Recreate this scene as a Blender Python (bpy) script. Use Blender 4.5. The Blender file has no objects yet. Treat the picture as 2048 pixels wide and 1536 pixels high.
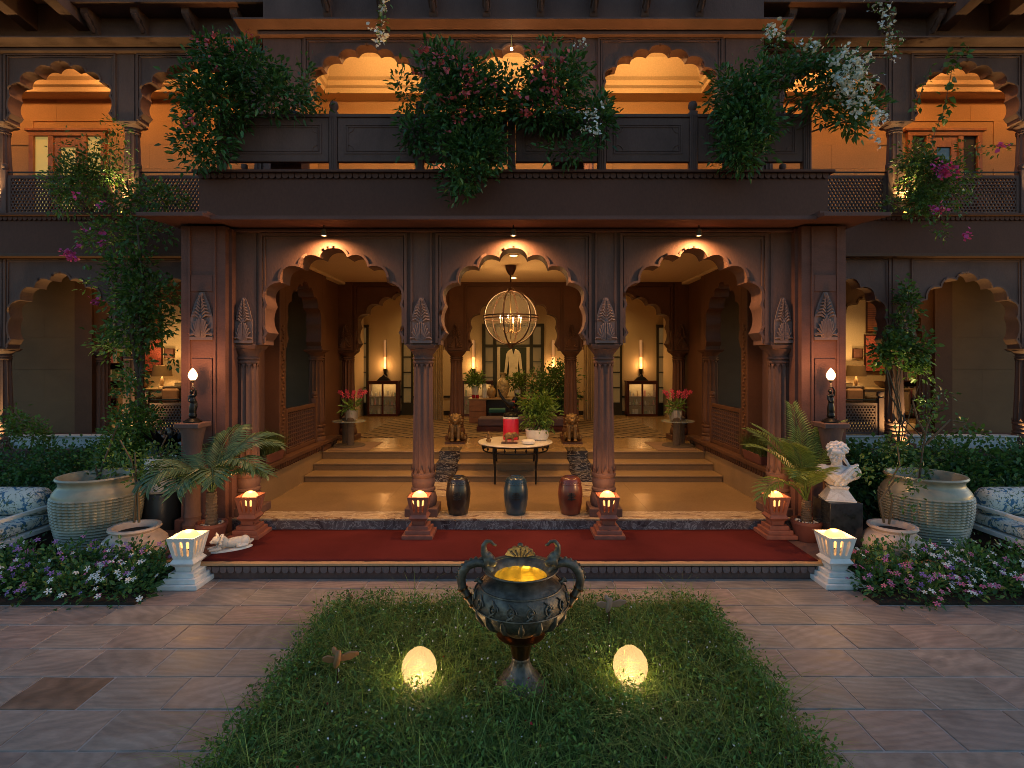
import bpy, bmesh, math, random
import numpy as np
from mathutils import Vector, Matrix, Euler

LG = 0.43                                                   # common dimmer of every lamp
random.seed(7); RNG = np.random.default_rng(11)
PI = math.pi
SC = bpy.context.scene
COL = SC.collection

# ------------------------------------------------------------------ camera, sky, sun, exposure
FPX = 1100.0; VX, VY = 1027.0, 722.0; CZ = 2.25           # focal length and vanishing point in photo pixels, eye height
cam_d = bpy.data.cameras.new('camera'); cam = bpy.data.objects.new('camera', cam_d); COL.objects.link(cam)
cam_d.sensor_width = 36.0; cam_d.lens = FPX / 2048 * 36.0
cam_d.shift_x = -(VX - 1024) / 2048; cam_d.shift_y = -(768 - VY) / 2048
cam_d.clip_start = 0.05; cam_d.clip_end = 500
cam.location = (0, 0, CZ); cam.rotation_euler = (PI / 2, 0, 0)
SC.camera = cam

world = bpy.data.worlds.new('World'); SC.world = world; world.use_nodes = True
wn = world.node_tree; wn.nodes.clear()
sky = wn.nodes.new('ShaderNodeTexSky'); sky.sky_type = 'NISHITA'; sky.sun_disc = False
SUN_EL, SUN_ROT = math.radians(4.0), math.radians(85)
sky.sun_elevation = SUN_EL; sky.sun_rotation = SUN_ROT; sky.air_density = 1.0; sky.dust_density = 0.6; sky.ozone_density = 2.6
bg = wn.nodes.new('ShaderNodeBackground'); bg.inputs[1].default_value = 0.15
wo = wn.nodes.new('ShaderNodeOutputWorld')
wn.links.new(sky.outputs[0], bg.inputs[0]); wn.links.new(bg.outputs[0], wo.inputs[0])
sd = bpy.data.lights.new('sun', 'SUN'); sd.energy = 0.03; sd.angle = math.radians(60); sd.color = (1, 0.76, 0.58)
sun = bpy.data.objects.new('sun', sd); COL.objects.link(sun)
_sv = Vector((math.sin(SUN_ROT) * math.cos(SUN_EL), math.cos(SUN_ROT) * math.cos(SUN_EL), math.sin(SUN_EL) + 0.35))
sun.rotation_euler = (-_sv).to_track_quat('-Z', 'Y').to_euler()
SC.view_settings.view_transform = 'Standard'; SC.view_settings.look = 'None'
SC.view_settings.exposure = 1.55; SC.view_settings.gamma = 1.0; SC.view_settings.use_curve_mapping = False
SC.render.engine = 'CYCLES'
cy = SC.cycles
cy.use_denoising = True
try: cy.denoiser = 'OPENIMAGEDENOISE'
except Exception: pass
cy.max_bounces = 6; cy.diffuse_bounces = 3; cy.glossy_bounces = 3; cy.transmission_bounces = 5; cy.transparent_max_bounces = 8
cy.sample_clamp_indirect = 3.0; cy.sample_clamp_direct = 30.0
cy.caustics_reflective = False; cy.caustics_refractive = False
cy.use_light_tree = True
cy.filter_width = 0.9

# ------------------------------------------------------------------ helpers
def P(x, y, d):
    """photo pixel at depth d -> world point"""
    return Vector(((x - VX) * d / FPX, d, CZ - (y - VY) * d / FPX))

class MB:
    def __init__(s): s.v = []; s.f = []
    def n(s): return len(s.v)
    def add(s, vs, fs):
        o = len(s.v); s.v += [tuple(p) for p in vs]; s.f += [tuple(i + o for i in q) for q in fs]; return s
    def box(s, x0, x1, y0, y1, z0, z1):
        return s.add([(x0,y0,z0),(x1,y0,z0),(x1,y1,z0),(x0,y1,z0),(x0,y0,z1),(x1,y0,z1),(x1,y1,z1),(x0,y1,z1)],
                     [(3,2,1,0),(4,5,6,7),(0,1,5,4),(1,2,6,5),(2,3,7,6),(3,0,4,7)])
    def frustum(s, c, z0, z1, a0, b0, a1, b1):
        """rectangular frustum, half sizes (a0,b0) at z0 and (a1,b1) at z1"""
        x, y = c
        return s.add([(x-a0,y-b0,z0),(x+a0,y-b0,z0),(x+a0,y+b0,z0),(x-a0,y+b0,z0),(x-a1,y-b1,z1),(x+a1,y-b1,z1),(x+a1,y+b1,z1),(x-a1,y+b1,z1)],
                     [(3,2,1,0),(4,5,6,7),(0,1,5,4),(1,2,6,5),(2,3,7,6),(3,0,4,7)])
    def prism(s, pts, a0, a1, axis='y'):
        n = len(pts)
        def mk(p, a):
            return (p[0], a, p[1]) if axis == 'y' else ((a, p[0], p[1]) if axis == 'x' else (p[0], p[1], a))
        vs = [mk(p, a0) for p in pts] + [mk(p, a1) for p in pts]
        fs = [tuple(range(n)), tuple(range(2*n-1, n-1, -1))] + [(i, (i+1) % n, n+(i+1) % n, n+i) for i in range(n)]
        return s.add(vs, fs)
    def strip(s, A, B, a0, a1, axis='y'):
        """solid band between polylines A and B"""
        for i in range(len(A)-1):
            s.prism([A[i], A[i+1], B[i+1], B[i]], a0, a1, axis)
        return s
    def lathe(s, prof, n=24, c=(0,0,0), mod=None, cap=True):
        o = len(s.v); m = len(prof)
        for (r, z) in prof:
            for k in range(n):
                a = 2*PI*k/n; rr = r*(mod(k, z) if mod else 1)
                s.v.append((c[0]+rr*math.cos(a), c[1]+rr*math.sin(a), c[2]+z))
        for i in range(m-1):
            for k in range(n):
                k2 = (k+1) % n
                s.f.append((o+i*n+k, o+i*n+k2, o+(i+1)*n+k2, o+(i+1)*n+k))
        if cap:
            if prof[0][0] > 1e-4: s.f.append(tuple(o+k for k in range(n-1,-1,-1)))
            if prof[-1][0] > 1e-4: s.f.append(tuple(o+(m-1)*n+k for k in range(n)))
        return s
    def tube(s, path, r, n=6, cap=True, flat=1.0):
        path = [Vector(p) for p in path]; m = len(path); o = len(s.v)
        rs = r if isinstance(r, (list, tuple)) else [r]*m
        prev = None
        for i in range(m):
            t = (path[min(i+1,m-1)] - path[max(i-1,0)])
            t = t.normalized() if t.length > 1e-9 else Vector((0,0,1))
            if prev is None:
                u = t.orthogonal().normalized()
            else:
                u = (prev - t*prev.dot(t)); u = u.normalized() if u.length > 1e-6 else t.orthogonal().normalized()
            prev = u; w = t.cross(u)
            for k in range(n):
                a = 2*PI*k/n
                s.v.append(tuple(path[i] + u*(math.cos(a)*rs[i]) + w*(math.sin(a)*rs[i]*flat)))
        for i in range(m-1):
            for k in range(n):
                k2 = (k+1) % n
                s.f.append((o+i*n+k, o+i*n+k2, o+(i+1)*n+k2, o+(i+1)*n+k))
        if cap:
            s.f.append(tuple(o+k for k in range(n-1,-1,-1))); s.f.append(tuple(o+(m-1)*n+k for k in range(n)))
        return s
    def ell(s, c, r, nu=14, nv=9, M=None):
        r = r if isinstance(r, (tuple, list)) else (r, r, r)
        o = len(s.v)
        for j in range(nv+1):
            th = PI*j/nv
            for k in range(nu):
                a = 2*PI*k/nu
                p = Vector((r[0]*math.sin(th)*math.cos(a), r[1]*math.sin(th)*math.sin(a), -r[2]*math.cos(th)))
                if M is not None: p = M @ p
                s.v.append((c[0]+p.x, c[1]+p.y, c[2]+p.z))
        for j in range(nv):
            for k in range(nu):
                k2 = (k+1) % nu
                s.f.append((o+j*nu+k, o+j*nu+k2, o+(j+1)*nu+k2, o+(j+1)*nu+k))
        return s
    def xf(s, M, start=0):
        for i in range(start, len(s.v)): s.v[i] = tuple(M @ Vector(s.v[i]))
        return s
    def mesh(s, name, mat, smooth=0):
        me = bpy.data.meshes.new(name); me.from_pydata(s.v, [], s.f)
        bm = bmesh.new(); bm.from_mesh(me)
        bmesh.ops.remove_doubles(bm, verts=bm.verts, dist=1e-6)
        bmesh.ops.recalc_face_normals(bm, faces=bm.faces); bm.to_mesh(me); bm.free()
        if smooth:
            me.polygons.foreach_set('use_smooth', [True]*len(me.polygons))
            me.set_sharp_from_angle(angle=math.radians(smooth))
        for m in (mat if isinstance(mat, (list, tuple)) else [mat]): me.materials.append(m)
        return me
    def build(s, name, mat, parent=None, smooth=0, bevel=0, loc=None, rz=0):
        o = bpy.data.objects.new(name, s.mesh(name, mat, smooth)); COL.objects.link(o)
        if parent: o.parent = parent
        if loc is not None: o.location = loc
        if rz: o.rotation_euler = (0, 0, rz)
        if bevel:
            b = o.modifiers.new('bevel', 'BEVEL'); b.width = bevel; b.segments = 2; b.limit_method = 'ANGLE'; b.angle_limit = math.radians(40)
        return o

def tag(o, label=None, cat=None, group=None, kind=None):
    if label: o['label'] = label
    if cat: o['category'] = cat
    if group: o['group'] = group
    if kind: o['kind'] = kind
    return o
def thing(name, label, cat, loc=(0,0,0), rz=0, group=None):
    o = bpy.data.objects.new(name, None); COL.objects.link(o); o.location = loc; o.rotation_euler = (0,0,rz); o.empty_display_size = 0.1
    return tag(o, label, cat, group)
def empty(name, parent, loc=(0,0,0), rz=0):
    o = bpy.data.objects.new(name, None); COL.objects.link(o); o.parent = parent; o.location = loc; o.rotation_euler = (0,0,rz); o.empty_display_size = 0.1
    return o
def put(name, me, parent=None, loc=(0,0,0), rz=0, scale=None):
    o = bpy.data.objects.new(name, me); COL.objects.link(o); o.parent = parent; o.location = loc; o.rotation_euler = (0,0,rz)
    if scale: o.scale = scale if isinstance(scale, (tuple, list)) else (scale,)*3
    return o
def dup(o, parent=None, loc=None, rz=None, label=None):
    c = o.copy(); COL.objects.link(c); c.parent = parent
    if loc is not None: c.location = loc
    if rz is not None: c.rotation_euler = (0,0,rz)
    if label: c['label'] = label
    for ch in list(o.children): dup(ch, c)
    return c
def arc(a, b, bulge, away, n=7):
    """points from a to b (excluding a) bulging away from point `away`"""
    ax, az = a; bx, bz = b; dx, dz = bx-ax, bz-az; L = math.hypot(dx, dz)
    nx, nz = -dz/L, dx/L; mx, mz = (ax+bx)/2, (az+bz)/2
    if (mx-away[0])*nx + (mz-away[1])*nz < 0: nx, nz = -nx, -nz
    return [(ax+dx*t+nx*bulge*L*math.sin(PI*t)**0.8, az+dz*t+nz*bulge*L*math.sin(PI*t)**0.8) for t in [(i+1)/n for i in range(n)]]

# ------------------------------------------------------------------ materials
def nmat(name):
    m = bpy.data.materials.new(name); m.use_nodes = True
    nt = m.node_tree; b = nt.nodes['Principled BSDF']; return m, nt, b
def lk(nt, a, b): nt.links.new(a, b)
def c4(c): return (c[0], c[1], c[2], 1)
def tex_coord(nt, scale=(1,1,1), kind='Object'):
    if kind == 'World':
        g = nt.nodes.new('ShaderNodeNewGeometry'); out = g.outputs['Position']
    else:
        g = nt.nodes.new('ShaderNodeTexCoord'); out = g.outputs[kind]
    mp = nt.nodes.new('ShaderNodeMapping'); mp.inputs['Scale'].default_value = scale
    lk(nt, out, mp.inputs[0]); return mp.outputs[0]
def noise(nt, vec, scale, detail=4, rough=0.55, dist=0.0):
    n = nt.nodes.new('ShaderNodeTexNoise'); n.inputs['Scale'].default_value = scale; n.inputs['Detail'].default_value = detail
    n.inputs['Roughness'].default_value = rough; n.inputs['Distortion'].default_value = dist
    lk(nt, vec, n.inputs['Vector']); return n.outputs[0]
def ramp(nt, fac, stops):
    r = nt.nodes.new('ShaderNodeValToRGB'); e = r.color_ramp.elements
    while len(e) < len(stops): e.new(0.5)
    for el, (p, c) in zip(e, stops): el.position = p; el.color = c4(c) if len(c) == 3 else c
    lk(nt, fac, r.inputs[0]); return r.outputs[0]
def mixc(nt, fac, a, b, mode='MIX'):
    m = nt.nodes.new('ShaderNodeMix'); m.data_type = 'RGBA'; m.blend_type = mode
    if isinstance(fac, float): m.inputs[0].default_value = fac
    else: lk(nt, fac, m.inputs[0])
    for s_, v in ((6, a), (7, b)):
        if isinstance(v, (tuple, list)): m.inputs[s_].default_value = c4(v)
        else: lk(nt, v, m.inputs[s_])
    return m.outputs[2]
def bump(nt, b, h, strength=0.3, dist=0.01):
    n = nt.nodes.new('ShaderNodeBump'); n.inputs['Strength'].default_value = strength; n.inputs['Distance'].default_value = dist
    lk(nt, h, n.inputs['Height']); lk(nt, n.outputs[0], b.inputs['Normal'])
def sc(c, k): return tuple(min(1, x*k) for x in c)
def stone(name, c, var=0.3, rough=0.75, scale=3.0, stretch=(1,1,1), bmp=0.25, space='World', spec=0.3, fine=40):
    m, nt, b = nmat(name); v = tex_coord(nt, stretch, space)
    n1 = noise(nt, v, scale, 6, 0.6, 0.4); n2 = noise(nt, v, fine, 4)
    col = ramp(nt, n1, [(0.25, sc(c, 1-var)), (0.5, c), (0.78, sc(c, 1+var))])
    col = mixc(nt, 0.35, col, ramp(nt, n2, [(0.3, sc(c, 0.75)), (0.7, sc(c, 1.2))]))
    lk(nt, col, b.inputs['Base Color']); b.inputs['Roughness'].default_value = rough; b.inputs['Specular IOR Level'].default_value = spec
    if bmp:
        ad = nt.nodes.new('ShaderNodeMath'); ad.operation = 'ADD'; lk(nt, n1, ad.inputs[0]); lk(nt, n2, ad.inputs[1]); bump(nt, b, ad.outputs[0], bmp, 0.008)
    return m
def plain(name, c, rough=0.5, metal=0.0, var=0.12, scale=8, bmp=0.0, spec=0.5, coat=0.0):
    m, nt, b = nmat(name); v = tex_coord(nt)
    n1 = noise(nt, v, scale, 5)
    lk(nt, ramp(nt, n1, [(0.3, sc(c, 1-var)), (0.7, sc(c, 1+var))]), b.inputs['Base Color'])
    b.inputs['Roughness'].default_value = rough; b.inputs['Metallic'].default_value = metal; b.inputs['Specular IOR Level'].default_value = spec
    b.inputs['Coat Weight'].default_value = coat; b.inputs['Coat Roughness'].default_value = 0.15
    if bmp: bump(nt, b, n1, bmp, 0.01)
    return m
def glow(name, c, s):
    m, nt, b = nmat(name); b.inputs['Base Color'].default_value = c4(c); b.inputs['Emission Color'].default_value = c4(c); b.inputs['Emission Strength'].default_value = s*LG
    b.inputs['Roughness'].default_value = 0.4
    return m
def marble(name, base, vein, light, vs=1.6, rough=0.18, amt=0.5, stretch=(1,1,1)):
    m, nt, b = nmat(name); v = tex_coord(nt, stretch, 'World')
    d = noise(nt, v, vs, 8, 0.65, 1.8)
    n2 = noise(nt, v, vs*2.3, 6, 0.6, 2.5)
    col = ramp(nt, d, [(0.3, base), (0.5, light), (0.62, base), (0.8, sc(base, 0.6))])
    vf = ramp(nt, n2, [(0.47, (0,0,0)), (0.5, (1,1,1)), (0.53, (0,0,0))])
    mm = nt.nodes.new('ShaderNodeMath'); mm.operation = 'MULTIPLY'; lk(nt, vf, mm.inputs[0]); mm.inputs[1].default_value = amt
    lk(nt, mixc(nt, mm.outputs[0], col, vein), b.inputs['Base Color']); b.inputs['Roughness'].default_value = rough
    return m
def leafmat(name, c, var=0.5, trans=0.25, rough=0.5):
    m, nt, b = nmat(name)
    a = nt.nodes.new('ShaderNodeAttribute'); a.attribute_name = 'rnd'
    lk(nt, ramp(nt, a.outputs['Fac'], [(0.0, sc(c, 1-var)), (0.6, c), (1.0, sc(c, 1+var*1.2))]), b.inputs['Base Color'])
    b.inputs['Roughness'].default_value = rough; b.inputs['Specular IOR Level'].default_value = 0.35
    t = nt.nodes.new('ShaderNodeBsdfTranslucent'); t.inputs[0].default_value = c4((c[0]*1.4, c[1]*1.3, c[2]*0.6))
    mx = nt.nodes.new('ShaderNodeMixShader'); mx.inputs[0].default_value = trans
    out = nt.nodes['Material Output']
    lk(nt, b.outputs[0], mx.inputs[1]); lk(nt, t.outputs[0], mx.inputs[2]); lk(nt, mx.outputs[0], out.inputs[0])
    return m
def glass(name, c=(1,1,1), rough=0.02, alpha=0.12):
    m, nt, b = nmat(name); b.inputs['Base Color'].default_value = c4(c); b.inputs['Roughness'].default_value = rough; b.inputs['Specular IOR Level'].default_value = 0.6
    t = nt.nodes.new('ShaderNodeBsdfTransparent'); t.inputs[0].default_value = c4(c)
    mx = nt.nodes.new('ShaderNodeMixShader'); mx.inputs[0].default_value = alpha
    lk(nt, t.outputs[0], mx.inputs[1]); lk(nt, b.outputs[0], mx.inputs[2]); lk(nt, mx.outputs[0], nt.nodes['Material Output'].inputs[0])
    return m

M = {}
M['stone'] = stone('mauve_sandstone', (0.138, 0.073, 0.058), 0.5, 0.70, 1.5, (1.3,1.3,0.55), 0.3)
M['stone_red'] = stone('red_sandstone', (0.150, 0.066, 0.050), 0.35, 0.7, 2.0, (1,1,2), 0.25)
M['fascia'] = stone('fascia_sandstone', (0.115, 0.045, 0.029), 0.22, 0.7, 0.9, (1,1,.6), 0.15)
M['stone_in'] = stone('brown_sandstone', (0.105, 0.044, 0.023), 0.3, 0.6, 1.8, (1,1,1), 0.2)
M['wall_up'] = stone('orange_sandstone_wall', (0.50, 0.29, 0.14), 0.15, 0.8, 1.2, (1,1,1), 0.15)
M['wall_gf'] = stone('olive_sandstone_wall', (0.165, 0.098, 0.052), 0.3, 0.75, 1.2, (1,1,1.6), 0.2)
M['plaster'] = stone('cream_plaster', (0.58, 0.45, 0.29), 0.05, 0.85, 2, (1,1,1), 0.05)
M['ceil'] = stone('ceiling_plaster', (0.62, 0.46, 0.28), 0.05, 0.8, 2, (1,1,1), 0.05)
M['white_wall'] = stone('pale_low_wall', (0.55, 0.58, 0.58), 0.08, 0.7, 2, (1,1,1), 0.1)
M['floor'] = stone('polished_floor', (0.29, 0.185, 0.09), 0.2, 0.22, 1.5, (1,1,1), 0.03, spec=0.5)
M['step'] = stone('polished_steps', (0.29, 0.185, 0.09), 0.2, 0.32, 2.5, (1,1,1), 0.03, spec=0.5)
M['marble'] = marble('brown_marble', (0.055, 0.042, 0.046), (0.5, 0.46, 0.45), (0.15, 0.125, 0.13), 2.0, 0.16, 0.6)
M['marble_top'] = marble('tan_marble', (0.15, 0.075, 0.05), (0.8, 0.68, 0.5), (0.5, 0.38, 0.24), 1.2, 0.2, 0.7, (1,2.5,1))
M['marble_blk'] = marble('black_marble', (0.012, 0.01, 0.011), (0.45, 0.38, 0.32), (0.028, 0.02, 0.017), 2.0, 0.12, 0.7, (0.6,1,1.6))
M['carpet'] = stone('red_carpet', (0.115, 0.021, 0.019), 0.4, 0.95, 1.3, (1,1,1), 0.5, fine=220, spec=0.05)
M['soil'] = stone('soil', (0.035, 0.024, 0.017), 0.4, 0.95, 5, bmp=0.8)
M['mortar'] = stone('mortar', (0.40, 0.36, 0.33), 0.2, 0.9, 6)
M['white'] = plain('white_paint', (0.72, 0.70, 0.66), 0.5)
M['redclay'] = plain('red_stone_lantern', (0.26, 0.085, 0.055), 0.6, var=0.2)
M['terra'] = plain('terracotta', (0.54, 0.41, 0.33), 0.75, var=0.25, scale=5, bmp=0.15)
M['potbrown'] = plain('brown_plastic_pot', (0.16, 0.05, 0.036), 0.5)
M['blackmetal'] = plain('black_metal', (0.012, 0.012, 0.012), 0.35, 0.6)
M['bronze'] = plain('dark_bronze', (0.125, 0.098, 0.072), 0.45, 0.55, 0.6, 14, 0.9)
M['brass'] = plain('polished_brass', (0.78, 0.55, 0.16), 0.38, 1.0, 0.12)
M['gold'] = plain('aged_gold', (0.20, 0.12, 0.05), 0.5, 0.5, 0.4, 20, 0.4)
M['wood'] = plain('dark_wood', (0.06, 0.022, 0.012), 0.35, var=0.3)
M['woodred'] = plain('mahogany', (0.07, 0.014, 0.010), 0.3, var=0.25)
M['doorwood'] = plain('teak', (0.34, 0.13, 0.05), 0.45, var=0.2)
M['frame'] = plain('olive_frame', (0.03, 0.026, 0.013), 0.4)
M['glass'] = glass('clear_glass')
M['dark'] = plain('dark_void', (0.012, 0.011, 0.012), 0.6)
M['leaf'] = leafmat('leaf_green', (0.085, 0.165, 0.042), rough=.36)
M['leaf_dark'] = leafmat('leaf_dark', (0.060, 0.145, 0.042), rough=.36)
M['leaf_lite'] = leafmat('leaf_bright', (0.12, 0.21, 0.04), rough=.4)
M['palm'] = leafmat('palm_green', (0.085, 0.15, 0.07), 0.4, 0.2, 0.4)
M['palm2'] = leafmat('palm_yellow_green', (0.13, 0.19, 0.045), 0.4, 0.25, 0.45)
M['grass'] = leafmat('grass_green', (0.105, 0.200, 0.044), 0.75, 0.3, 0.5)
M['fl_pink'] = leafmat('petal_pink', (0.52, 0.10, 0.12), 0.25, 0.2)
M['fl_mag'] = leafmat('petal_magenta', (0.55, 0.07, 0.30), 0.25, 0.2)
M['fl_white'] = leafmat('petal_white', (0.72, 0.74, 0.72), 0.08, 0.15)
M['bark'] = stone('bark', (0.10, 0.07, 0.05), 0.35, 0.9, 12, bmp=0.5, space='Object')
M['twig'] = plain('twig', (0.13, 0.09, 0.05), 0.8)
M['glow_ball'] = glow('lit_ball', (1.0, 0.50, 0.15), 1.5)
M['glow_egg'] = glow('lit_egg', (1.0, 0.58, 0.15), 1.0)
M['glow_bulb'] = glow('lit_bulb', (1.0, 0.72, 0.42), 14)
M['glow_lamp'] = glow('lit_downlight', (1.0, 0.72, 0.35), 12)
M['glow_tube'] = glow('lit_tube', (1.0, 0.50, 0.16), 1.7)
M['glow_shade'] = glow('lit_shade', (0.85, 0.50, 0.22), 0.16)

def frosted(name, c, clear=0.35, em=0.1):
    """thin frosted lamp glass that lets part of its inner light straight out"""
    m, nt, b = nmat(name); b.inputs['Base Color'].default_value = c4(c); b.inputs['Roughness'].default_value = .4
    b.inputs['Emission Color'].default_value = (1, .66, .26, 1); b.inputs['Emission Strength'].default_value = em
    t = nt.nodes.new('ShaderNodeBsdfTranslucent'); t.inputs[0].default_value = c4(c); tr = nt.nodes.new('ShaderNodeBsdfTransparent')
    m1 = nt.nodes.new('ShaderNodeMixShader'); m1.inputs[0].default_value = .7; m2 = nt.nodes.new('ShaderNodeMixShader'); m2.inputs[0].default_value = clear
    lk(nt, b.outputs[0], m1.inputs[1]); lk(nt, t.outputs[0], m1.inputs[2]); lk(nt, m1.outputs[0], m2.inputs[1]); lk(nt, tr.outputs[0], m2.inputs[2]); lk(nt, m2.outputs[0], nt.nodes['Material Output'].inputs[0])
    return m
M['egg_glass'] = frosted('frosted_egg_glass', (.060, .050, .036), .32, .55)
M['brass_lining'] = plain('brass_lining', (.60, .43, .09), .35, .6, .35, 9, .3)
def lamp(name, kind, loc, energy, color=(1, 0.56, 0.2), radius=0.05, target=None, angle=90, blend=0.5, size=None, parent=None):
    l = bpy.data.lights.new(name, kind); l.energy = energy*LG; l.color = color
    if kind == 'AREA':
        l.shape = 'RECTANGLE'; l.size, l.size_y = size
    else: l.shadow_soft_size = radius
    if kind == 'SPOT': l.spot_size = math.radians(angle); l.spot_blend = blend
    o = bpy.data.objects.new(name, l); COL.objects.link(o); o.location = loc
    if target is not None: o.rotation_euler = (Vector(target) - Vector(loc)).to_track_quat('-Z', 'Y').to_euler()
    if parent: o.parent = parent
    return o
M['carving'] = stone('carved_sandstone', (0.19, 0.125, 0.115), 0.25, 0.65, 3.0, (1,1,1), 0.2)
M['riser'] = stone('shaded_step_riser', (0.19, 0.12, 0.06), 0.2, 0.4, 2.5)  # tread colour darkened, so the risers' shade is in the colour
M['pane_lit'] = glow('lit_window_pane', (0.50, 0.36, 0.10), 0.45)
M['pane_blue'] = plain('dusk_window_pane', (0.05, 0.10, 0.13), 0.08, var=0.6, scale=3, spec=0.8)
M['glow_star'] = glow('lit_star', (1.0, 0.75, 0.4), 60)
M['bronze_warm'] = plain('copper_bronze', (.16, .075, .03), .3, .9, .4, 14, .3)
M['grass_lite'] = leafmat('long_grass_green', (0.19, 0.28, 0.065), 0.6, 0.3, 0.45)
M['fl_red'] = leafmat('petal_red', (0.35, 0.02, 0.02), 0.3, 0.2)
M['fl_vpink'] = leafmat('petal_vivid_pink', (0.60, 0.16, 0.32), 0.25, 0.2)
M['fl_violet'] = leafmat('petal_violet', (0.33, 0.17, 0.48), 0.25, 0.2)
M['fl_orchid'] = leafmat('petal_orchid', (0.62, 0.05, 0.10), 0.2, 0.2)
M['leaf_fern'] = leafmat('fern_green', (0.075, 0.11, 0.03), 0.4, 0.3)
M['leafstem'] = plain('green_stem', (0.08, 0.12, 0.03), 0.6)
# ------------------------------------------------------------------ levels (metres)
Z_CARPET, Z_PORCH, Z_HALL = 0.165, 0.307, 0.665
Z_SPRING, Z_PEAK, Z_CEIL = 2.455, 3.66, 3.83
Z_F1 = 4.62; Z1_SPRING, Z1_PEAK = 6.20, 7.17
Y_FRONT = 7.05; Y_UP = 8.72; Y_WING = 9.2; Y_IN = 11.15; Y_BACK = 16.2; Y_UPBACK = 10.75

# ------------------------------------------------------------------ ground and paving
tag(MB().box(-60, 60, -40, 60, -0.30, -0.055).build('ground', M['soil']), 'dark earth under the courtyard', kind='structure')
pave = MB().box(-8, 8, 1.2, 5.69, -0.05, -0.005).build('courtyard_paving', M['mortar']); tag(pave, 'sandstone slab paving of the courtyard', kind='structure')
def paving_mat(name, cols, streak):
    m, nt, b = nmat(name); v = tex_coord(nt, (1.0, 2.6, 1), 'World')
    oi = nt.nodes.new('ShaderNodeObjectInfo')
    off = nt.nodes.new('ShaderNodeVectorMath'); off.operation = 'ADD'
    sh = nt.nodes.new('ShaderNodeVectorMath'); sh.operation = 'SCALE'; sh.inputs[0].default_value = (37.0, 19.0, 11.0); lk(nt, oi.outputs['Random'], sh.inputs['Scale'])
    rot = nt.nodes.new('ShaderNodeVectorRotate'); rot.rotation_type = 'Z_AXIS'; lk(nt, v, rot.inputs['Vector'])
    am = nt.nodes.new('ShaderNodeMath'); am.operation = 'MULTIPLY'; am.inputs[1].default_value = 6.3; lk(nt, oi.outputs['Random'], am.inputs[0]); lk(nt, am.outputs[0], rot.inputs['Angle'])
    lk(nt, rot.outputs[0], off.inputs[0]); lk(nt, sh.outputs[0], off.inputs[1]); v = off.outputs[0]
    n1 = noise(nt, v, 1.3, 7, 0.6, 2.2); n2 = noise(nt, v, 26, 5, 0.6)
    wv = nt.nodes.new('ShaderNodeTexWave'); wv.inputs['Scale'].default_value = 2.2; wv.inputs['Distortion'].default_value = 11; wv.inputs['Detail'].default_value = 4; wv.inputs['Detail Scale'].default_value = 0.8; lk(nt, v, wv.inputs['Vector'])
    base = ramp(nt, oi.outputs['Random'], [(0.0, cols[0]), (0.35, cols[1]), (0.7, cols[2]), (1.0, cols[3])])
    base = mixc(nt, 0.65, base, ramp(nt, n1, [(0.3, (0.28, 0.28, 0.30)), (0.7, (0.78, 0.74, 0.72))]), 'OVERLAY')
    base = mixc(nt, streak, base, ramp(nt, wv.outputs[1], [(0.2, (0.36, 0.35, 0.35)), (0.85, (0.66, 0.63, 0.61))]), 'OVERLAY')
    base = mixc(nt, 0.25, base, ramp(nt, n2, [(0.3, (0.35, 0.35, 0.35)), (0.7, (0.65, 0.65, 0.65))]), 'OVERLAY')
    lk(nt, base, b.inputs['Base Color'])
    lk(nt, ramp(nt, n1, [(0.3, (0.42,)*3), (0.7, (0.65,)*3)]), b.inputs['Roughness']); b.inputs['Specular IOR Level'].default_value = 0.4
    ad = nt.nodes.new('ShaderNodeMath'); ad.operation = 'MULTIPLY_ADD'; ad.inputs[1].default_value = 0.35; lk(nt, wv.outputs[1], ad.inputs[0]); lk(nt, n1, ad.inputs[2])
    bump(nt, b, ad.outputs[0], 0.16, 0.01)
    return m
M['pave'] = paving_mat('courtyard_sandstone', [(0.315,0.245,0.195), (0.240,0.215,0.180), (0.290,0.215,0.175), (0.195,0.180,0.162)], 0.28)
M['pave_rust'] = paving_mat('rusty_sandstone', [(0.20,0.125,0.075), (0.19,0.12,0.075), (0.18,0.115,0.08), (0.20,0.125,0.08)], 0.35)
rows = [5.682, 5.44, 5.06, 4.69, 4.30, 3.92, 3.55, 3.17, 2.79, 2.41, 2.03, 1.65, 1.27]
GX0, GX1, GY1 = -1.60, 1.68, 5.00                          # grass bed
BX0, BX1, BY = -3.50, 3.38, 5.07                           # flower beds start outside these
def slab(x0, x1, y0, y1, mat, r):
    g = 0.0055; h = 0.012
    dz = r.uniform(-0.002, 0.003)
    pts = []
    for (a, b_) in (((x0+g, y0+g), (x1-g, y0+g)), ((x1-g, y0+g), (x1-g, y1-g)), ((x1-g, y1-g), (x0+g, y1-g)), ((x0+g, y1-g), (x0+g, y0+g))):
        for t in (0, 0.33, 0.66):
            pts.append((a[0]+(b_[0]-a[0])*t + r.uniform(-.003,.003), a[1]+(b_[1]-a[1])*t + r.uniform(-.003,.003)))
    mb = MB(); n = len(pts); cx = (x0+x1)/2; cy_ = (y0+y1)/2
    vs = [(p[0]-cx, p[1]-cy_, -0.035) for p in pts] + [(p[0]-cx, p[1]-cy_, dz-0.004) for p in pts] + [((p[0]-cx)*0.985, (p[1]-cy_)*0.98, dz) for p in pts]
    fs = [tuple(range(2*n, 3*n))] + [(i, (i+1) % n, n+(i+1) % n, n+i) for i in range(n)] + [(n+i, n+(i+1) % n, 2*n+(i+1) % n, 2*n+i) for i in range(n)]
    mb.add(vs, fs)
    return mb.build('paving_stone', mat, pave, loc=(cx, cy_, 0))
r_ = random.Random(3)
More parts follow.
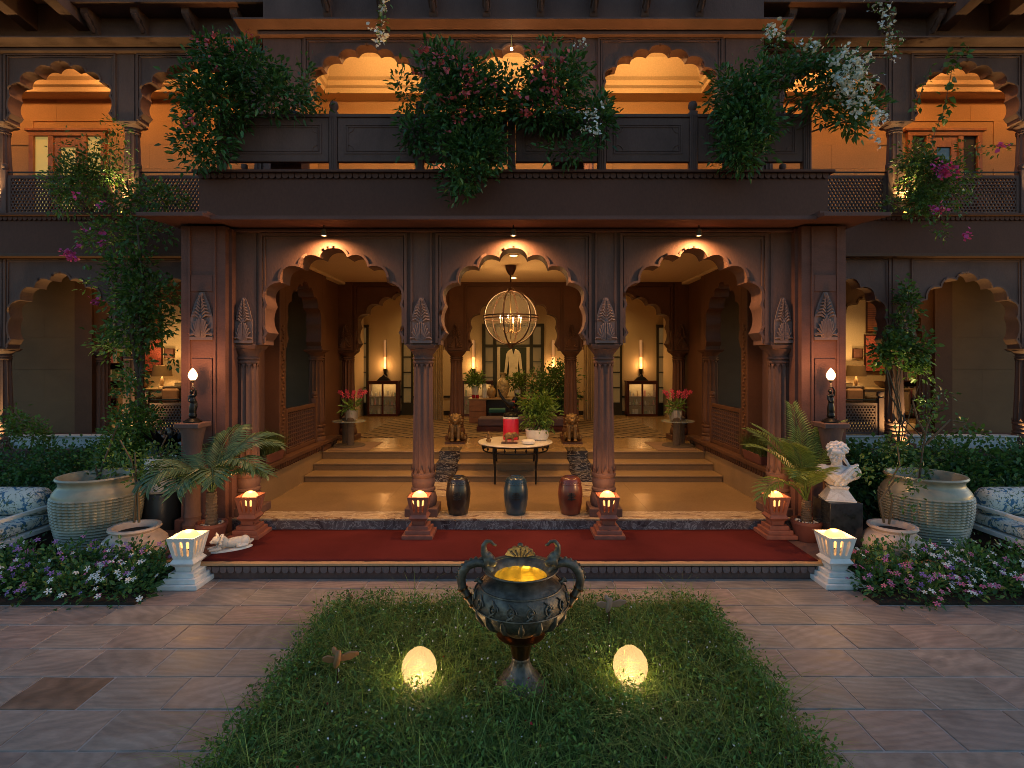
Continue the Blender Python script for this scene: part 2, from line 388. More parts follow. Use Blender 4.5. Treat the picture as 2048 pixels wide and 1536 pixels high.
for i in range(len(rows)-1):
    y1, y0 = rows[i], rows[i+1]; ym = (y0+y1)/2
    L0, L1 = (BX0, BX1) if ym > BY else (-7.6, 7.6)
    x = L0 - (0 if ym > BY else [0.13, 0.36, 0.05, 0.27][i % 4]); spans = []
    while x < L1:
        w = 0.5 + r_.uniform(-0.03, 0.05)
        if L1 - (x + w) < 0.25: w = L1 - x
        spans.append((x, x+w)); x += w
    for (a, b_) in spans:
        cuts = [(a, b_)]
        if ym < GY1:
            cuts = []
            if a < GX0: cuts.append((a, min(b_, GX0)))
            if b_ > GX1: cuts.append((max(a, GX1), b_))
        for (p, q) in cuts:
            if q - p < 0.05: continue
            mid = (p+q)/2
            rust = (3.5 < ym < 3.9 and -3.3 < mid < -2.75)
            slab(p, q, y0, min(y1, GY1) if False else y1, M['pave_rust'] if rust else M['pave'], r_)

# ------------------------------------------------------------------ the building
B = thing('palace_building', 'mauve sandstone palace front with scalloped arches on two storeys', 'building')
def part(name, mb, mat, parent=None, **k): return mb.build(name, mat, parent or B, **k)

KN = [(0,193), (28,175), (70,156), (109,125), (135,80), (133,24), (141,12), (144,10), (144,0)]
BU = [0.20, 0.30, 0.32, 0.32, 0.15, 0.0, 0.0, 0.0]
def arch_pts(cx, hw, zs, zp, n=7):
    right = [KN[0]]
    for i, bl in enumerate(BU):
        right += arc(KN[i], KN[i+1], bl, (0, 50), n) if bl else [KN[i+1]]
    right = [(x*hw/144.0, zs + z*(zp-zs)/193.0) for x, z in right]
    left = [(-x, z) for x, z in right[1:]][::-1]
    return [(cx+x, z) for x, z in left + right]
def offset(pts, d):
    out = []
    for i, p in enumerate(pts):
        a = pts[max(i-1, 0)]; b = pts[min(i+1, len(pts)-1)]; dx, dz = b[0]-a[0], b[1]-a[1]; L = math.hypot(dx, dz) or 1
        out.append((p[0]-dz/L*d, p[1]+dx/L*d))
    return out
def arch_bay(x0, x1, zs, zp, zt, y0, y1, hw, mat, axis='y', rim=0.03, frame=True, parent=None):
    c = (x0+x1)/2; a = arch_pts(c, hw, zs, zp)
    w = part('arch_wall', MB().prism([(x0, zs)] + a + [(x1, zs), (x1, zt), (x0, zt)], y0, y1, axis), mat, parent, smooth=50)
    if rim:
        t = 0.022; s_ = -1 if y0 < y1 else 1
        part('arch_moulding', MB().strip(a, offset(a, rim), y0 - t, y0 + 0.004, axis), mat, w, smooth=50)
    if frame:
        fb = MB(); t = 0.03; e = 0.045
        for k, (ins, th, pr) in enumerate(((0.0, 0.032, 0.028), (0.045, 0.022, 0.016))):
            X0, X1, ZT = x0+e+ins, x1-e-ins, zt-0.05-ins
            fb.prism([(X0, zs+0.02), (X0+th, zs+0.02), (X0+th, ZT-th), (X1-th, ZT-th), (X1-th, zs+0.02), (X1, zs+0.02), (X1, ZT), (X0, ZT)], y0-pr, y0+0.003, axis)
        part('panel_frame', fb, mat, w)
    return w

def flute(nf, depth):
    return lambda k, z: 1 - depth*abs(math.cos(nf*PI*k/48.0))**0.7
def make_column(z0, zs, rt, rb, mat, name='column', petal=True):
    """column standing at its own origin from z0 to zs (arch springing)"""
    H = zs - z0; e = empty(name, B)
    MB().box(-rb*1.45, rb*1.45, -rb*1.45, rb*1.45, z0, z0+0.10).build('plinth', mat, e, bevel=0.008)
    zb = z0+0.10; s = H/2.15
    base = [(rb*1.12, zb), (rb*1.22, zb+.03*s), (rb*1.25, zb+.09*s), (rb*1.12, zb+.16*s), (rb*.98, zb+.18*s), (rb*1.10, zb+.20*s), (rb*1.10, zb+.225*s), (rb*.96, zb+.24*s),
            (rb*1.02, zb+.27*s), (rb*1.06, zb+.32*s), (rb*.97, zb+.36*s), (rb*1.08, zb+.38*s), (rb*1.10, zb+.41*s), (rb*1.0, zb+.43*s)]
    bm_ = MB().lathe(base, 32)
    for k in range(12):      # lotus petals round the foot of the shaft
        a = 2*PI*k/12; p = Matrix.Rotation(a, 4, 'Z'); zz = zb+.42*s
        o = bm_.n(); bm_.add([(rb*1.03, -rb*.24, zz), (rb*1.03, rb*.24, zz), (rb*1.16, 0, zz+.09*s), (rb*.9, 0, zz+.02)], [(0,1,2), (1,3,2), (3,0,2), (0,3,1)]); bm_.xf(p, o)
    bm_.build('base', mat, e, smooth=35)
    z1 = zb+.42*s; z2 = zs-.235*s
    n = 48
    MB().lathe([(rb, z1), (rb*.985, z1+.1*s), (rt+(rb-rt)*.3, z1+(z2-z1)*.6), (rt, z2)], n, mod=flute(12, 0.17)).build('shaft', mat, e, smooth=60)
    cp = MB().lathe([(rt*1.02, z2), (rt*1.12, z2+.01*s), (rt*1.12, z2+.03*s), (rt*.98, z2+.035*s), (rt*.98, z2+.05*s), (rt*1.16, z2+.055*s), (rt*1.16, z2+.075*s), (rt*1.0, z2+.085*s), (rt*1.05, z2+.11*s), (rt*1.3, z2+.15*s), (rt*1.5, z2+.18*s)], 32)
    for k in range(12):
        a = 2*PI*k/12; zz = z2-0.002; o = cp.n()
        cp.add([(rt*1.04, -rt*.24, zz), (rt*1.04, rt*.24, zz), (rt*1.05, 0, zz-.05*s), (rt*.85, 0, zz-.01)], [(0,1,2), (1,3,2), (3,0,2), (0,3,1)]); cp.xf(Matrix.Rotation(a, 4, 'Z'), o)
    cp.build('capital', mat, e, smooth=35)
    MB().frustum((0,0), z2+.175*s, zs, rt*1.32, rt*1.32, rt*1.62, rt*1.62).build('abacus', mat, e, bevel=0.012)
    return e
def place_col(proto, x, y): 
    return dup(proto, B, (x, y, 0))

# carved leaf panel, front face towards -y
def carved_mesh(w, h, mat):
    mb = MB(); hw = w/2
    out = [(-hw, 0), (hw, 0), (hw, h*.45), (hw*.8, h*.62), (hw*.62, h*.76), (hw*.35, h*.9), (hw*.2, h*.99), (0, h), (-hw*.2, h*.99), (-hw*.35, h*.9), (-hw*.62, h*.76), (-hw*.8, h*.62), (-hw, h*.45)]
    mb.prism(out, -0.016, 0.004)
    r = 0.0125
    for s in (-1, 1):
        for k in range(6):          # lower fan
            t = k/5; x1 = s*hw*(0.12+0.86*t); z1 = h*(.46-.36*t*t)
            mb.tube([(s*hw*(.06+.25*t), -.028, h*.03), (s*hw*(.1+.42*t), -.046, h*(.2-.1*t)), (x1*.93, -.042, z1*.93), (x1, -.032, z1-.015)], [r*.7, r, r*1.1, r*.6], 5)
        for k in range(7):          # upper feathers
            t = k/6; z0 = h*(.44+.40*t); L = hw*(0.95-.75*t)
            mb.tube([(s*hw*.08, -.034, z0), (s*L*.5, -.045, z0+h*.07), (s*L*.92, -.03, z0+h*(.045+.02*t))], [r*.8, r*1.15, r*.5], 5)
    mb.ell((0, -.03, h*.47), (hw*.2, .018, h*.06), 10, 6); mb.ell((0, -.026, h*.94), (hw*.16, .018, h*.045), 10, 6)
    mb.box(-hw*1.02, hw*1.02, -0.035, 0.004, -0.012, 0.022)
    return mb.mesh('carved_leaf_panel', mat, 45)
CARVE = carved_mesh(0.27, 0.56, M['carving']); CARVE_IN = carved_mesh(0.27, 0.5, M['stone_in'])

# --- entrance platform, carpet step, porch floor, steps
plat = part('entrance_platform', MB().box(-4.35, 4.35, 5.70, 6.79, -0.02, Z_CARPET-0.004), M['stone'])
MB().box(-4.4, 4.4, 5.66, 5.78, Z_CARPET-0.028, Z_CARPET).build('step_nosing', M['wall_up'], plat, bevel=0.006)
scal = MB(); 
_pts = [(-0.036, 0.03), (0.036, 0.03)] + [(0.036*math.cos(a), 0.03*math.sin(a)*1.15) for a in [-PI*k/8 for k in range(9)]]
SCALLOP = MB().prism([(x, z) for x, z in _pts], -0.02, 0.02).mesh('scallop', M['carving'])
SCALLOP_F = MB().prism([(x, z) for x, z in _pts], -0.02, 0.02).mesh('scallop', M['fascia'])
for k in range(84):
    put('scallop', SCALLOP, plat, (-3.32 + k*0.08, 5.700, 0.092))
porch = part('porch_floor', MB().box(-3.55, 3.55, 6.80, 8.84, -0.02, Z_PORCH-0.006), M['floor'])
for k, (xa, xb) in enumerate([(-3.5,-2.3), (-2.3,-1.15), (-1.15,0.1), (0.1,1.2), (1.2,2.35), (2.35,3.5)]):
    MB().box(xa+.0015, xb-.0015, 6.788, 6.80, Z_CARPET-0.02, Z_PORCH-0.022).build('marble_riser', M['marble'], porch)
    MB().box(xa+.001, xb-.001, 6.77, 7.12, Z_PORCH-0.022, Z_PORCH).build('marble_tread', M['marble_top'], porch, bevel=0.004)
for i in range(4):
    for j in range(2):
        MB().box(-3.5+i*1.75+.0012, -3.5+(i+1)*1.75-.0012, 7.122+j*.86, 7.122+(j+1)*.86-.0015, Z_PORCH-0.006, Z_PORCH-0.001).build('floor_tile', M['floor'], porch)
steps = empty('entrance_steps', B)
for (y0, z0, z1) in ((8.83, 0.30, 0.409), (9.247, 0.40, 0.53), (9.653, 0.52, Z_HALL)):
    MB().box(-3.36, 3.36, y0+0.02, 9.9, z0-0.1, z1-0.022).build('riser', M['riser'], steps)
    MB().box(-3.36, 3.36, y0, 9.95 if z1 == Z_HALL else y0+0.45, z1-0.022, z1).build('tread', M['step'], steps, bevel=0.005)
    for s in (-1, 1):
        x0, x1 = sorted((s*0.94, s*1.30))
        MB().box(x0, x1, y0-0.012, y0+0.42, z0-0.02, z1+0.006).build('marble_inset', M['marble_blk'], steps, bevel=0.004)
for s in (-1, 1):
    x0, x1 = sorted((s*0.94, s*1.30))
    MB().box(x0, x1, 7.9, 8.82, Z_PORCH-0.004, Z_PORCH+0.004).build('marble_inset', M['marble_top'], steps)
hall = part('hall_floor', MB().box(-6, 6, 9.96, Y_BACK+.5, 0.4, Z_HALL), M['floor'])
# parapets beside the steps
DENT = MB().prism([(-.026, .05), (.026, .05), (.026, .0), (.012, -.03), (0, -.038), (-.012, -.03), (-.026, .0)], -0.012, 0.012, 'x').mesh('dentil', M['stone_in'])
for s in (-1, 1):
    x0, x1 = sorted((s*3.37, s*3.72))
    pw = part('parapet', MB().box(x0, x1, 7.25, 10.5, 0.2, 0.775), M['step'])
    x0, x1 = sorted((s*3.31, s*3.76))
    MB().box(x0, x1, 7.2, 10.55, 0.777, 0.835).build('coping', M['stone_in'], pw, bevel=0.008)
    for k in range(40): put('dentil', DENT, pw, (s*3.357, 7.3+k*0.08, 0.725))

# --- porch arcade
colP = make_column(Z_PORCH, Z_SPRING, 0.118, 0.140, M['stone'], 'porch_column')
colP.location = (-1.155, Y_FRONT, 0); place_col(colP, 1.155, Y_FRONT)
for s in (-1, 1): place_col(colP, s*3.40, Y_FRONT)
F0, F1 = Y_FRONT-0.15, Y_FRONT+0.15; ZT = 3.90
for (a, b_, hw) in ((-1.02, 1.02, 0.915), (-3.22, -1.29, 0.885), (1.29, 3.22, 0.885)):
    arch_bay(a, b_, Z_SPRING, Z_PEAK, ZT, F0, F1, hw, M['stone'])
for x in (-1.155, 1.155):
    pl = part('pilaster', MB().box(x-.135, x+.135, F0-.012, F1+.012, Z_SPRING-.001, ZT), M['stone'])
    put('carved_leaf_panel', CARVE, pl, (x, F0-.014, Z_SPRING+.03))
    for q in (-1, 1): MB().box(x+q*.120-.012, x+q*.120+.012, F0-.03, F0-.01, Z_SPRING, ZT).build('bead', M['stone'], pl)
for s in (-1, 1):
    x0, x1 = sorted((s*3.22, s*3.50))
    pl = part('pilaster', MB().box(x0, x1, F0-.012, F1+.012, Z_SPRING-.001, ZT), M['stone'])
    put('carved_leaf_panel', CARVE, pl, (s*3.37, F0-.014, Z_SPRING+.03), scale=(0.8, 1, 1))
    # outer pier, proud of the arcade
    x0, x1 = sorted((s*3.52, s*4.06))
    pier = part('corner_pier', MB().box(x0, x1, 6.72, 7.30, Z_CARPET-.02, 3.90), M['stone_red'])
    cx = s*3.80
    for q in (-1, 1): MB().box(cx+q*.155-.013, cx+q*.155+.013, 6.70, 6.722, Z_CARPET, 3.88).build('bead', M['stone_red'], pier)
    MB().box(s*3.50-.02, s*3.50+.02, 6.80, 7.0, Z_CARPET, 3.88).build('bead', M['stone_red'], pier)
    put('carved_leaf_panel', CARVE, pier, (cx, 6.716, 2.52), scale=(1, 1, 1.02))
    MB().box(cx-.13, cx+.13, 6.707, 6.723, 3.10, 3.30).build('panel', M['stone_red'], pier); MB().box(cx-.125, cx+.125, 6.705, 6.723, 1.2, 2.28).build('panel', M['stone_red'], pier, bevel=.006)
    MB().box(x0-.05, x1+.05, 6.66, 7.32, Z_CARPET-.01, Z_CARPET+.16).build('base', M['stone_red'], pier, bevel=.01)
    # pier on the other face of the porch, towards the garden
    x0, x1 = sorted((s*3.55, s*4.0))
    part('corner_pier', MB().box(x0, x1, 7.30, 7.55, 0, 3.9), M['stone'])
# beam and cornice over the arcade
part('beam', MB().box(-3.56, 3.56, F0+.004, F1-.004, ZT+.001, 4.04), M['stone'])
part('cornice', MB().box(-3.50, 3.50, F0-.05, F0+.03, 3.858, 3.899), M['stone'], bevel=.012)
part('eave', MB().prism([(6.98, 3.935), (6.90, 3.918), (6.34, 3.880), (6.34, 3.925), (6.98, 4.06)], -3.50, 3.50, 'x'), M['stone_red'], bevel=.006)
for s in (-1, 1):
    x0, x1 = sorted((s*3.503, s*4.26))
    part('eave', MB().prism([(7.3, 3.94), (6.72, 3.93), (6.20, 3.885), (6.20, 3.93), (7.3, 4.09)], x0, x1, 'x'), M['stone_red'], bevel=.006)
    part('eave', MB().box(*sorted((s*3.5, s*3.62)), 6.28, 6.45, 3.93, 3.965), M['stone_red'])
fas = part('balcony_fascia', MB().box(-3.92, 3.92, 6.86, 7.10, 4.05, 4.53), M['fascia'])
MB().box(-3.98, 3.98, 6.79, 7.14, 4.585, Z_F1).build('coping', M['fascia'], fas, bevel=.008)
for k in range(98): put('scallop', SCALLOP_F, fas, (-3.88 + k*0.08, 6.852, 4.552))
part('terrace_floor', MB().box(-3.9, 3.9, 7.14, Y_UPBACK+.2, 4.40, Z_F1-.01), M['stone'])
# balustrade of the terrace
def balustrade_post(x, y):
    e = empty('baluster_post', B, (x, y, 0))
    MB().box(-.052, .052, -.052, .052, Z_F1, 5.42).build('shaft', M['stone'], e, bevel=.012)
    fl = MB()
    for q in (-.025, 0, .025): fl.box(q-.006, q+.006, -.06, -.051, Z_F1+.05, 5.36)
    fl.build('reeding', M['stone'], e)
    MB().lathe([(.03, 5.42), (.035, 5.44), (.055, 5.47), (.058, 5.50), (.045, 5.54), (.0, 5.56)], 16).build('finial', M['stone'], e, smooth=40)
px_ = [-3.70, -2.285, -1.19, -.025, 1.12, 2.28, 3.72]
for x in px_: balustrade_post(x, 7.0)
def balustrade_panel(x0, x1):
    w = part('balustrade_panel', MB().box(x0, x1, 6.965, 7.035, 4.775, 5.33), M['stone'], bevel=.006)
    MB().box(x0-.01, x1+.01, 6.945, 7.055, 5.33, 5.375).build('handrail', M['stone'], w, bevel=.01)
    fb = MB()
    for (i, t) in ((.09, .018), (.125, .010)):
        X0, X1, Z0, Z1 = x0+i, x1-i, 4.80+i*.8, 5.32-i*.8
        for bx in ((X0, X1, Z0, Z0+t), (X0, X1, Z1-t, Z1), (X0, X0+t, Z0+t, Z1-t), (X1-t, X1, Z0+t, Z1-t)): fb.box(bx[0], bx[1], 6.955, 6.968, bx[2], bx[3])
    for sx in (0, 1):
        for sz in (0, 1):
            cxx = x0+.135 if sx == 0 else x1-.135; czz = 4.908 if sz == 0 else 5.212
            fb.tube([(cxx+(1-2*sx)*.075*math.sin(t), 6.962, czz+(1-2*sz)*.075*math.cos(t)) for t in [PI/2*k/5 for k in range(6)]], .006, 5)
    fb.build('panel_moulding', M['stone'], w)
for a, b_ in zip(px_[:-1], px_[1:]): balustrade_panel(a+.056, b_-.056)

# --- upper pavilion behind the terrace
U0, U1 = Y_UP-.14, Y_UP+.06; UZT = 7.34
colU = make_column(Z_F1, Z1_SPRING, 0.105, 0.14, M['stone'], 'veranda_column')
colU.location = (-1.145, Y_UP, 0); place_col(colU, 1.145, Y_UP)
for s in (-1, 1): place_col(colU, s*3.44, Y_UP)
for c in (-2.29, 0, 2.29): arch_bay(c-1.02, c+1.02, Z1_SPRING, Z1_PEAK, UZT, U0, U1, 0.90, M['stone'])
for x in (-1.145, 1.145): part('pilaster', MB().box(x-.126, x+.126, U0-.012, U1+.012, Z1_SPRING-.001, UZT), M['stone'])
for s in (-1, 1):
    x0, x1 = sorted((s*3.31, s*3.90)); part('pilaster', MB().box(x0, x1, U0-.012, U1+.012, Z1_SPRING-.001, UZT), M['stone'])
    x0, x1 = sorted((s*3.56, s*3.90)); part('corner_pier', MB().box(x0, x1, U0, U1+.3, Z_F1-.02, Z1_SPRING), M['stone'])
part('eave', MB().prism([(U0+.3, 7.36), (U0-.004, 7.342), (U0-.30, 7.40), (U0-.30, 7.425), (U0+.3, 7.56)], -4.22, 4.22, 'x'), M['stone'], bevel=.005)
part('cornice', MB().box(-3.95, 3.95, U0-.10, U0+.02, 7.285, 7.34), M['stone'], bevel=.012)
part('upper_wall', MB().box(-3.93, 3.93, U0+.05, U1+.1, 7.561, 9.6), M['stone'])
def bracket(x, y, z, mat=M['stone'], k=1.0):
    mb = MB()
    pr = [(0, 0), (-.05, .0), (-.09, .05), (-.10, .11), (-.17, .15), (-.22, .22), (-.30, .25), (-.36, .33), (-.36, .42), (0, .42)]
    mb.prism([(p[0]*k, p[1]*k) for p in pr], -.06, .06, 'x')
    mb.tube([(0, -.09*k, .06*k), (0, -.13*k, .11*k), (0, -.2*k, .17*k), (0, -.27*k, .23*k), (0, -.34*k, .31*k)], [.03, .045, .03, .045, .04], 8)
    return part('bracket', mb, mat, loc=(x, y, z), smooth=40)
for x in (-2.9, -2.05, -1.25, -.42, .42, 1.25, 2.05, 2.9): bracket(x, U0+.05, 7.62)
# closed veranda room behind the arches
def cove(x0, x1, y0, y1, z0, zt, parent):
    """ceiling with a stepped cove on the back and both ends"""
    prof = [(0, 0), (.34, 0), (.34, .07), (.40, .09), (.40, .16), (.47, .19), (.62, .40), (.80, .44), (.80, .50), (0, .50)]
    k = (zt-z0)/.5
    MB().box(x0, x1, y0, y1, zt, zt+.1).build('ceiling', M['ceil'], parent)
    MB().prism([(y1-p[0], z0+p[1]*k) for p in prof], x0, x1, 'x').build('cove_moulding', M['ceil'], parent)
    MB().prism([(x0+p[0]*.75, z0+p[1]*k-.001) for p in prof], y0, y1, 'y').build('cove_moulding', M['ceil'], parent)
    MB().prism([(x1-p[0]*.75, z0+p[1]*k-.001) for p in prof], y0, y1, 'y').build('cove_moulding', M['ceil'], parent)
BLK = {}
def block_wall(x0, x1, z0, z1, y, mat, bw, bh, name='block_wall', seed=1, skip=None):
    r = random.Random(seed)
    w = part(name, MB().box(x0, x1, y+.02, y+.22, z0, z1), mat)
    nz = max(1, round((z1-z0)/bh)); h = (z1-z0)/nz; nx = max(1, round((x1-x0)/bw)); ww = (x1-x0)/nx
    key = (mat.name, round(ww, 3), round(h, 3))
    if key not in BLK: BLK[key] = MB().frustum((0, 0), 0, .02, ww/2-.0006, h/2-.0006, ww/2-.0016, h/2-.0016).xf(Matrix.Rotation(PI/2, 4, 'X')).mesh('stone_block', mat)
    for j in range(nz):
        sh = (j % 2)*ww/2
        for i in range(nx + (1 if sh else 0)):
            cx = x0 + ww*(i+.5) - sh; cz = z0+h*(j+.5)
            if sh and (i == 0 or i == nx):
                half = MB().frustum((0, 0), 0, .02, ww/4-.0006, h/2-.0006, ww/4-.0016, h/2-.0016).xf(Matrix.Rotation(PI/2, 4, 'X'))
                cx = x0+ww/4 if i == 0 else x1-ww/4
                if skip and skip(cx, cz): continue
                half.build('stone_block', mat, w, loc=(cx, y+.02+r.uniform(0, .002), cz)); continue
            if skip and skip(cx, cz): continue
            put('stone_block', BLK[key], w, (cx, y+.02+r.uniform(0, .002), cz))
    return w
vr = empty('veranda_room', B)
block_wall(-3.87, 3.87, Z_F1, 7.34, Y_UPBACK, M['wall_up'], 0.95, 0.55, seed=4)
for s in (-1, 1):
    x0, x1 = sorted((s*3.82, s*3.90)); MB().box(x0, x1, U1, Y_UPBACK, Z_F1, 8.1).build('side_wall', M['wall_up'], vr)
cove(-3.82, 3.82, U1, Y_UPBACK+.02, 7.33, 8.0, vr)
# --- wings
colW = make_column(0.80, Z_SPRING, 0.118, 0.15, M['stone'], 'garden_column'); colW.location = (-6.37, Y_WING, 0)
colV = make_column(Z_F1+.03, Z1_SPRING, 0.105, 0.15, M['stone'], 'veranda_column'); colV.location = (-6.37, Y_WING, 0)
W0, W1 = Y_WING-.14, Y_WING+.08
# honeycomb screens
def jali_mesh(w, h, cell, mat, th=.03):
    mb = MB(); dx = cell*math.sqrt(3); dz = cell*1.5; r1 = cell*.99; r2 = cell*.66
    nx = int(w/dx); nz = int((h-cell*.5)/dz); ox = -nx*dx/2; 
    for j in range(nz):
        for i in range(nx - (j % 2)):
            cx = ox+dx*(i+.5+.5*(j % 2)); cz = cell+dz*j
            A = [(math.cos(PI/6+PI/3*k), math.sin(PI/6+PI/3*k)) for k in range(6)]
            vs = [(cx+r1*a, -th/2, cz+r1*b) for a, b in A] + [(cx+r2*a, -th/2, cz+r2*b) for a, b in A] + [(cx+r2*a, th/2, cz+r2*b) for a, b in A] + [(cx+r1*a, th/2, cz+r1*b) for a, b in A]
            fs = []
            for k in range(6):
                q = (k+1) % 6
                fs += [(k, q, 6+q, 6+k), (6+k, 6+q, 12+q, 12+k), (12+k, 12+q, 18+q, 18+k)]
            mb.add(vs, fs)
    hh = cell*.5+dz*nz+cell*.0
    mb.box(-w/2, w/2, -th*.7, th*.7, -.02, .025); mb.box(-w/2, w/2, -th*.7, th*.7, hh, hh+.04)
    mb.box(-w/2-.01, -w/2+.04, -th*.7, th*.7, .025, hh); mb.box(w/2-.04, w/2+.01, -th*.7, th*.7, .025, hh)
    return mb.mesh('lattice_screen', mat), hh
JALI1, JH1 = jali_mesh(1.62, .60, .034, M['stone'])
JALI0, JH0 = jali_mesh(1.62, .50, .030, M['stone'])
def railing(cx, y, z0, me, h, w, posts=True):
    e = empty('lattice_railing', B, (cx, y, z0))
    put('lattice_screen', me, e, (0, 0, .03))
    MB().box(-w/2, w/2, -.012, .012, h+.115, h+.135).build('handrail', M['blackmetal'], e)
    for q in (-1, 1):
        MB().box(q*w/2-.045, q*w/2+.045, -.045, .045, 0, h+.16).build('post', M['stone'], e, bevel=.008)
        MB().lathe([(.03, h+.16), (.055, h+.2), (.05, h+.25), (0, h+.28)], 14, (q*w/2, 0, 0)).build('finial', M['stone'], e, smooth=40)
    return e
for s in (-1, 1):
    X = [s*4.20, s*6.37, s*8.55, s*10.73]
    for i, x in enumerate(X[:3]):
        if i or s: 
            if not (s == -1 and i == 1): place_col(colW, x, Y_WING); place_col(colV, x, Y_WING)
    for i in range(3):
        a, b_ = sorted((X[i], X[i+1])); a += .125; b_ -= .125
        arch_bay(a, b_, Z_SPRING, 3.69, 4.0, W0, W1, 0.865, M['stone'])
        arch_bay(a, b_, Z1_SPRING, 7.18, 7.36, W0, W1, 0.865, M['stone'])
    for x in X[:3]:
        pl = part('pilaster', MB().box(x-.128, x+.128, W0-.012, W1+.012, Z_SPRING-.001, 4.0), M['stone']); put('carved_leaf_panel', CARVE, pl, (x, W0-.014, Z_SPRING+.03), scale=(.9, 1, .95))
        part('pilaster', MB().box(x-.128, x+.128, W0-.012, W1+.012, Z1_SPRING-.001, 7.36), M['stone'])
    x0, x1 = sorted((s*3.93, s*11.2))
    part('cornice', MB().box(x0, x1, W0-.16, W0+.02, 3.94, 4.0), M['stone_in'], bevel=.01)
    fw = part('balcony_fascia', MB().box(x0, x1, 8.94, Y_WING+.1, 4.001, 4.54), M['fascia'])
    MB().box(x0, x1, 8.86, Y_WING+.12, 4.60, Z_F1+.02).build('coping', M['fascia'], fw, bevel=.008)
    for k in range(62): put('scallop', SCALLOP_F, fw, (s*(4.0+k*0.08), 8.93, 4.565))
    part('veranda_floor', MB().box(x0, x1, Y_WING+.1, Y_UPBACK+.3, 4.40, Z_F1), M['stone'])
    part('eave', MB().prism([(W0+.3, 7.385), (W0-.004, 7.362), (W0-.30, 7.405), (W0-.30, 7.432), (W0+.3, 7.58)], x0, x1, 'x'), M['stone'], bevel=.005)
    part('cornice', MB().box(x0, x1, W0-.09, W0+.02, 7.31, 7.36), M['stone'], bevel=.012)
    part('upper_wall', MB().box(x0, x1, W0+.06, W1+.1, 7.581, 9.8), M['stone'])
    # second-floor balcony band on brackets
    xa, xb = sorted((s*3.93, s*7.02))
    bb = part('balcony_band', MB().box(xa, xb, W0-.36, W0+.05, 7.93, 8.06), M['stone'], bevel=.008)
    for k in range(38): put('scallop', SCALLOP, bb, (s*(4.0+k*0.08), W0-.365, 8.075))
    MB().box(xa, xb, W0-.34, W0+.05, 8.062, 8.6).build('parapet', M['stone'], bb)
    for x in (4.5, 5.28, 6.1, 6.9): bracket(s*x, W0+.06, 7.60, k=.80)
    xa, xb = sorted((s*7.03, s*11.2))
    part('canopy_slab', MB().box(xa, xb, 7.3, W0+.05, 8.17, 8.32), M['wall_up'])
    for x in (7.12, 7.98, 8.84, 9.7):
        j = part('canopy_joist', MB().prism([(W0+.06, 7.72), (8.3, 7.80), (8.0, 7.84), (7.9, 7.92), (7.72, 7.94), (7.6, 8.02), (7.4, 8.05), (7.4, 8.168), (W0+.06, 8.168)], s*x-.10, s*x+.10, 'x'), M['stone'], bevel=.01)
    # upper veranda
    wr = empty('veranda_room', B)
    dx0, dx1 = (-9.43, -7.94) if s < 0 else (7.67, 9.12)
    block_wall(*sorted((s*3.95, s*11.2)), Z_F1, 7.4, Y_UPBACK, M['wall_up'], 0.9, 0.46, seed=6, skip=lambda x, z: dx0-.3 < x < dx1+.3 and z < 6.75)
    cove(*sorted((s*3.95, s*11.2)), W1, Y_UPBACK+.02, 7.36, 7.95, wr)
    MB().box(*sorted((s*11.15, s*11.25)), W1, Y_UPBACK, Z_F1, 8.1).build('side_wall', M['wall_up'], wr)
    # door on the upper veranda
    dr = empty('veranda_door', B, ((dx0+dx1)/2, Y_UPBACK, Z_F1)); hw = (dx1-dx0)/2; H = 2.10
    fb = MB(); fb.box(-hw, -hw+.09, -.06, .03, 0, H); fb.box(hw-.09, hw, -.06, .03, 0, H); fb.box(-hw, hw, -.062, .03, H-.09, H)
    for q in (-.22, .22): fb.box(q*2*hw*.98-.05, q*2*hw*.98+.05, -.055, .03, 0, H-.09)
    fb.build('frame', M['doorwood'], dr, bevel=.006)
    MB().box(-hw-.06, hw+.06, -.09, .02, H, H+.05).build('lintel', M['doorwood'], dr, bevel=.006)
    for (a, b_, kk) in ((-hw+.09, -.44*hw-.05, 0), (-.44*hw+.05, .44*hw-.05, 1), (.44*hw+.05, hw-.09, 0)):
        if kk:
            lf = MB(); lf.box(a, a+.13, -.03, .02, 0, H-.09); lf.box(b_-.13, b_, -.03, .02, 0, H-.09); lf.box(a+.13, b_-.13, -.03, .02, H-.3, H-.09); lf.box(a+.13, b_-.13, -.03, .02, 0, .6)
            lf.build('leaf', M['doorwood'], dr, bevel=.005)
            MB().box(a+.13, b_-.13, -.005, .005, .6, H-.3).build('pane', M['pane_lit'] if s < 0 else M['pane_blue'], dr)
            MB().tube([(a+.07, -.03, 1.0), (a+.07, -.08, 1.0), (a+.07, -.08, 1.15)], .012, 6).build('handle', M['blackmetal'], dr)
        else:
            MB().box(a, b_, -.005, .005, 0, H-.09).build('pane', M['pane_lit'] if s < 0 else M['dark'], dr)
    for i in range(2):
        cx = (X[i]+X[i+1])/2; railing(cx, 9.02, Z_F1+.02, JALI1, JH1, 1.74)
    # ground-floor veranda
    part('veranda_floor', MB().box(*sorted((s*3.95, s*11.2)), 8.95, Y_IN+.2, 0.5, 0.80), M['stone'])
    part('lounge_floor', MB().box(*sorted((s*4.6, s*12.5)), Y_IN+.2, 14.7, 0.5, 0.80), M['floor'])
    for i in range(3):
        a, b_ = sorted((X[i], X[i+1])); lw = part('low_wall', MB().box(a+.2, b_-.2, Y_WING-.08, Y_WING+.08, .78, .985), M['white_wall'])
        MB().box(a+.2, b_-.2, Y_WING-.11, Y_WING+.11, .987, 1.012).build('coping', M['white_wall'], lw, bevel=.006)
    railing((X[0]+X[1])/2, Y_WING+.02, 1.013, JALI0, JH0, 1.72)
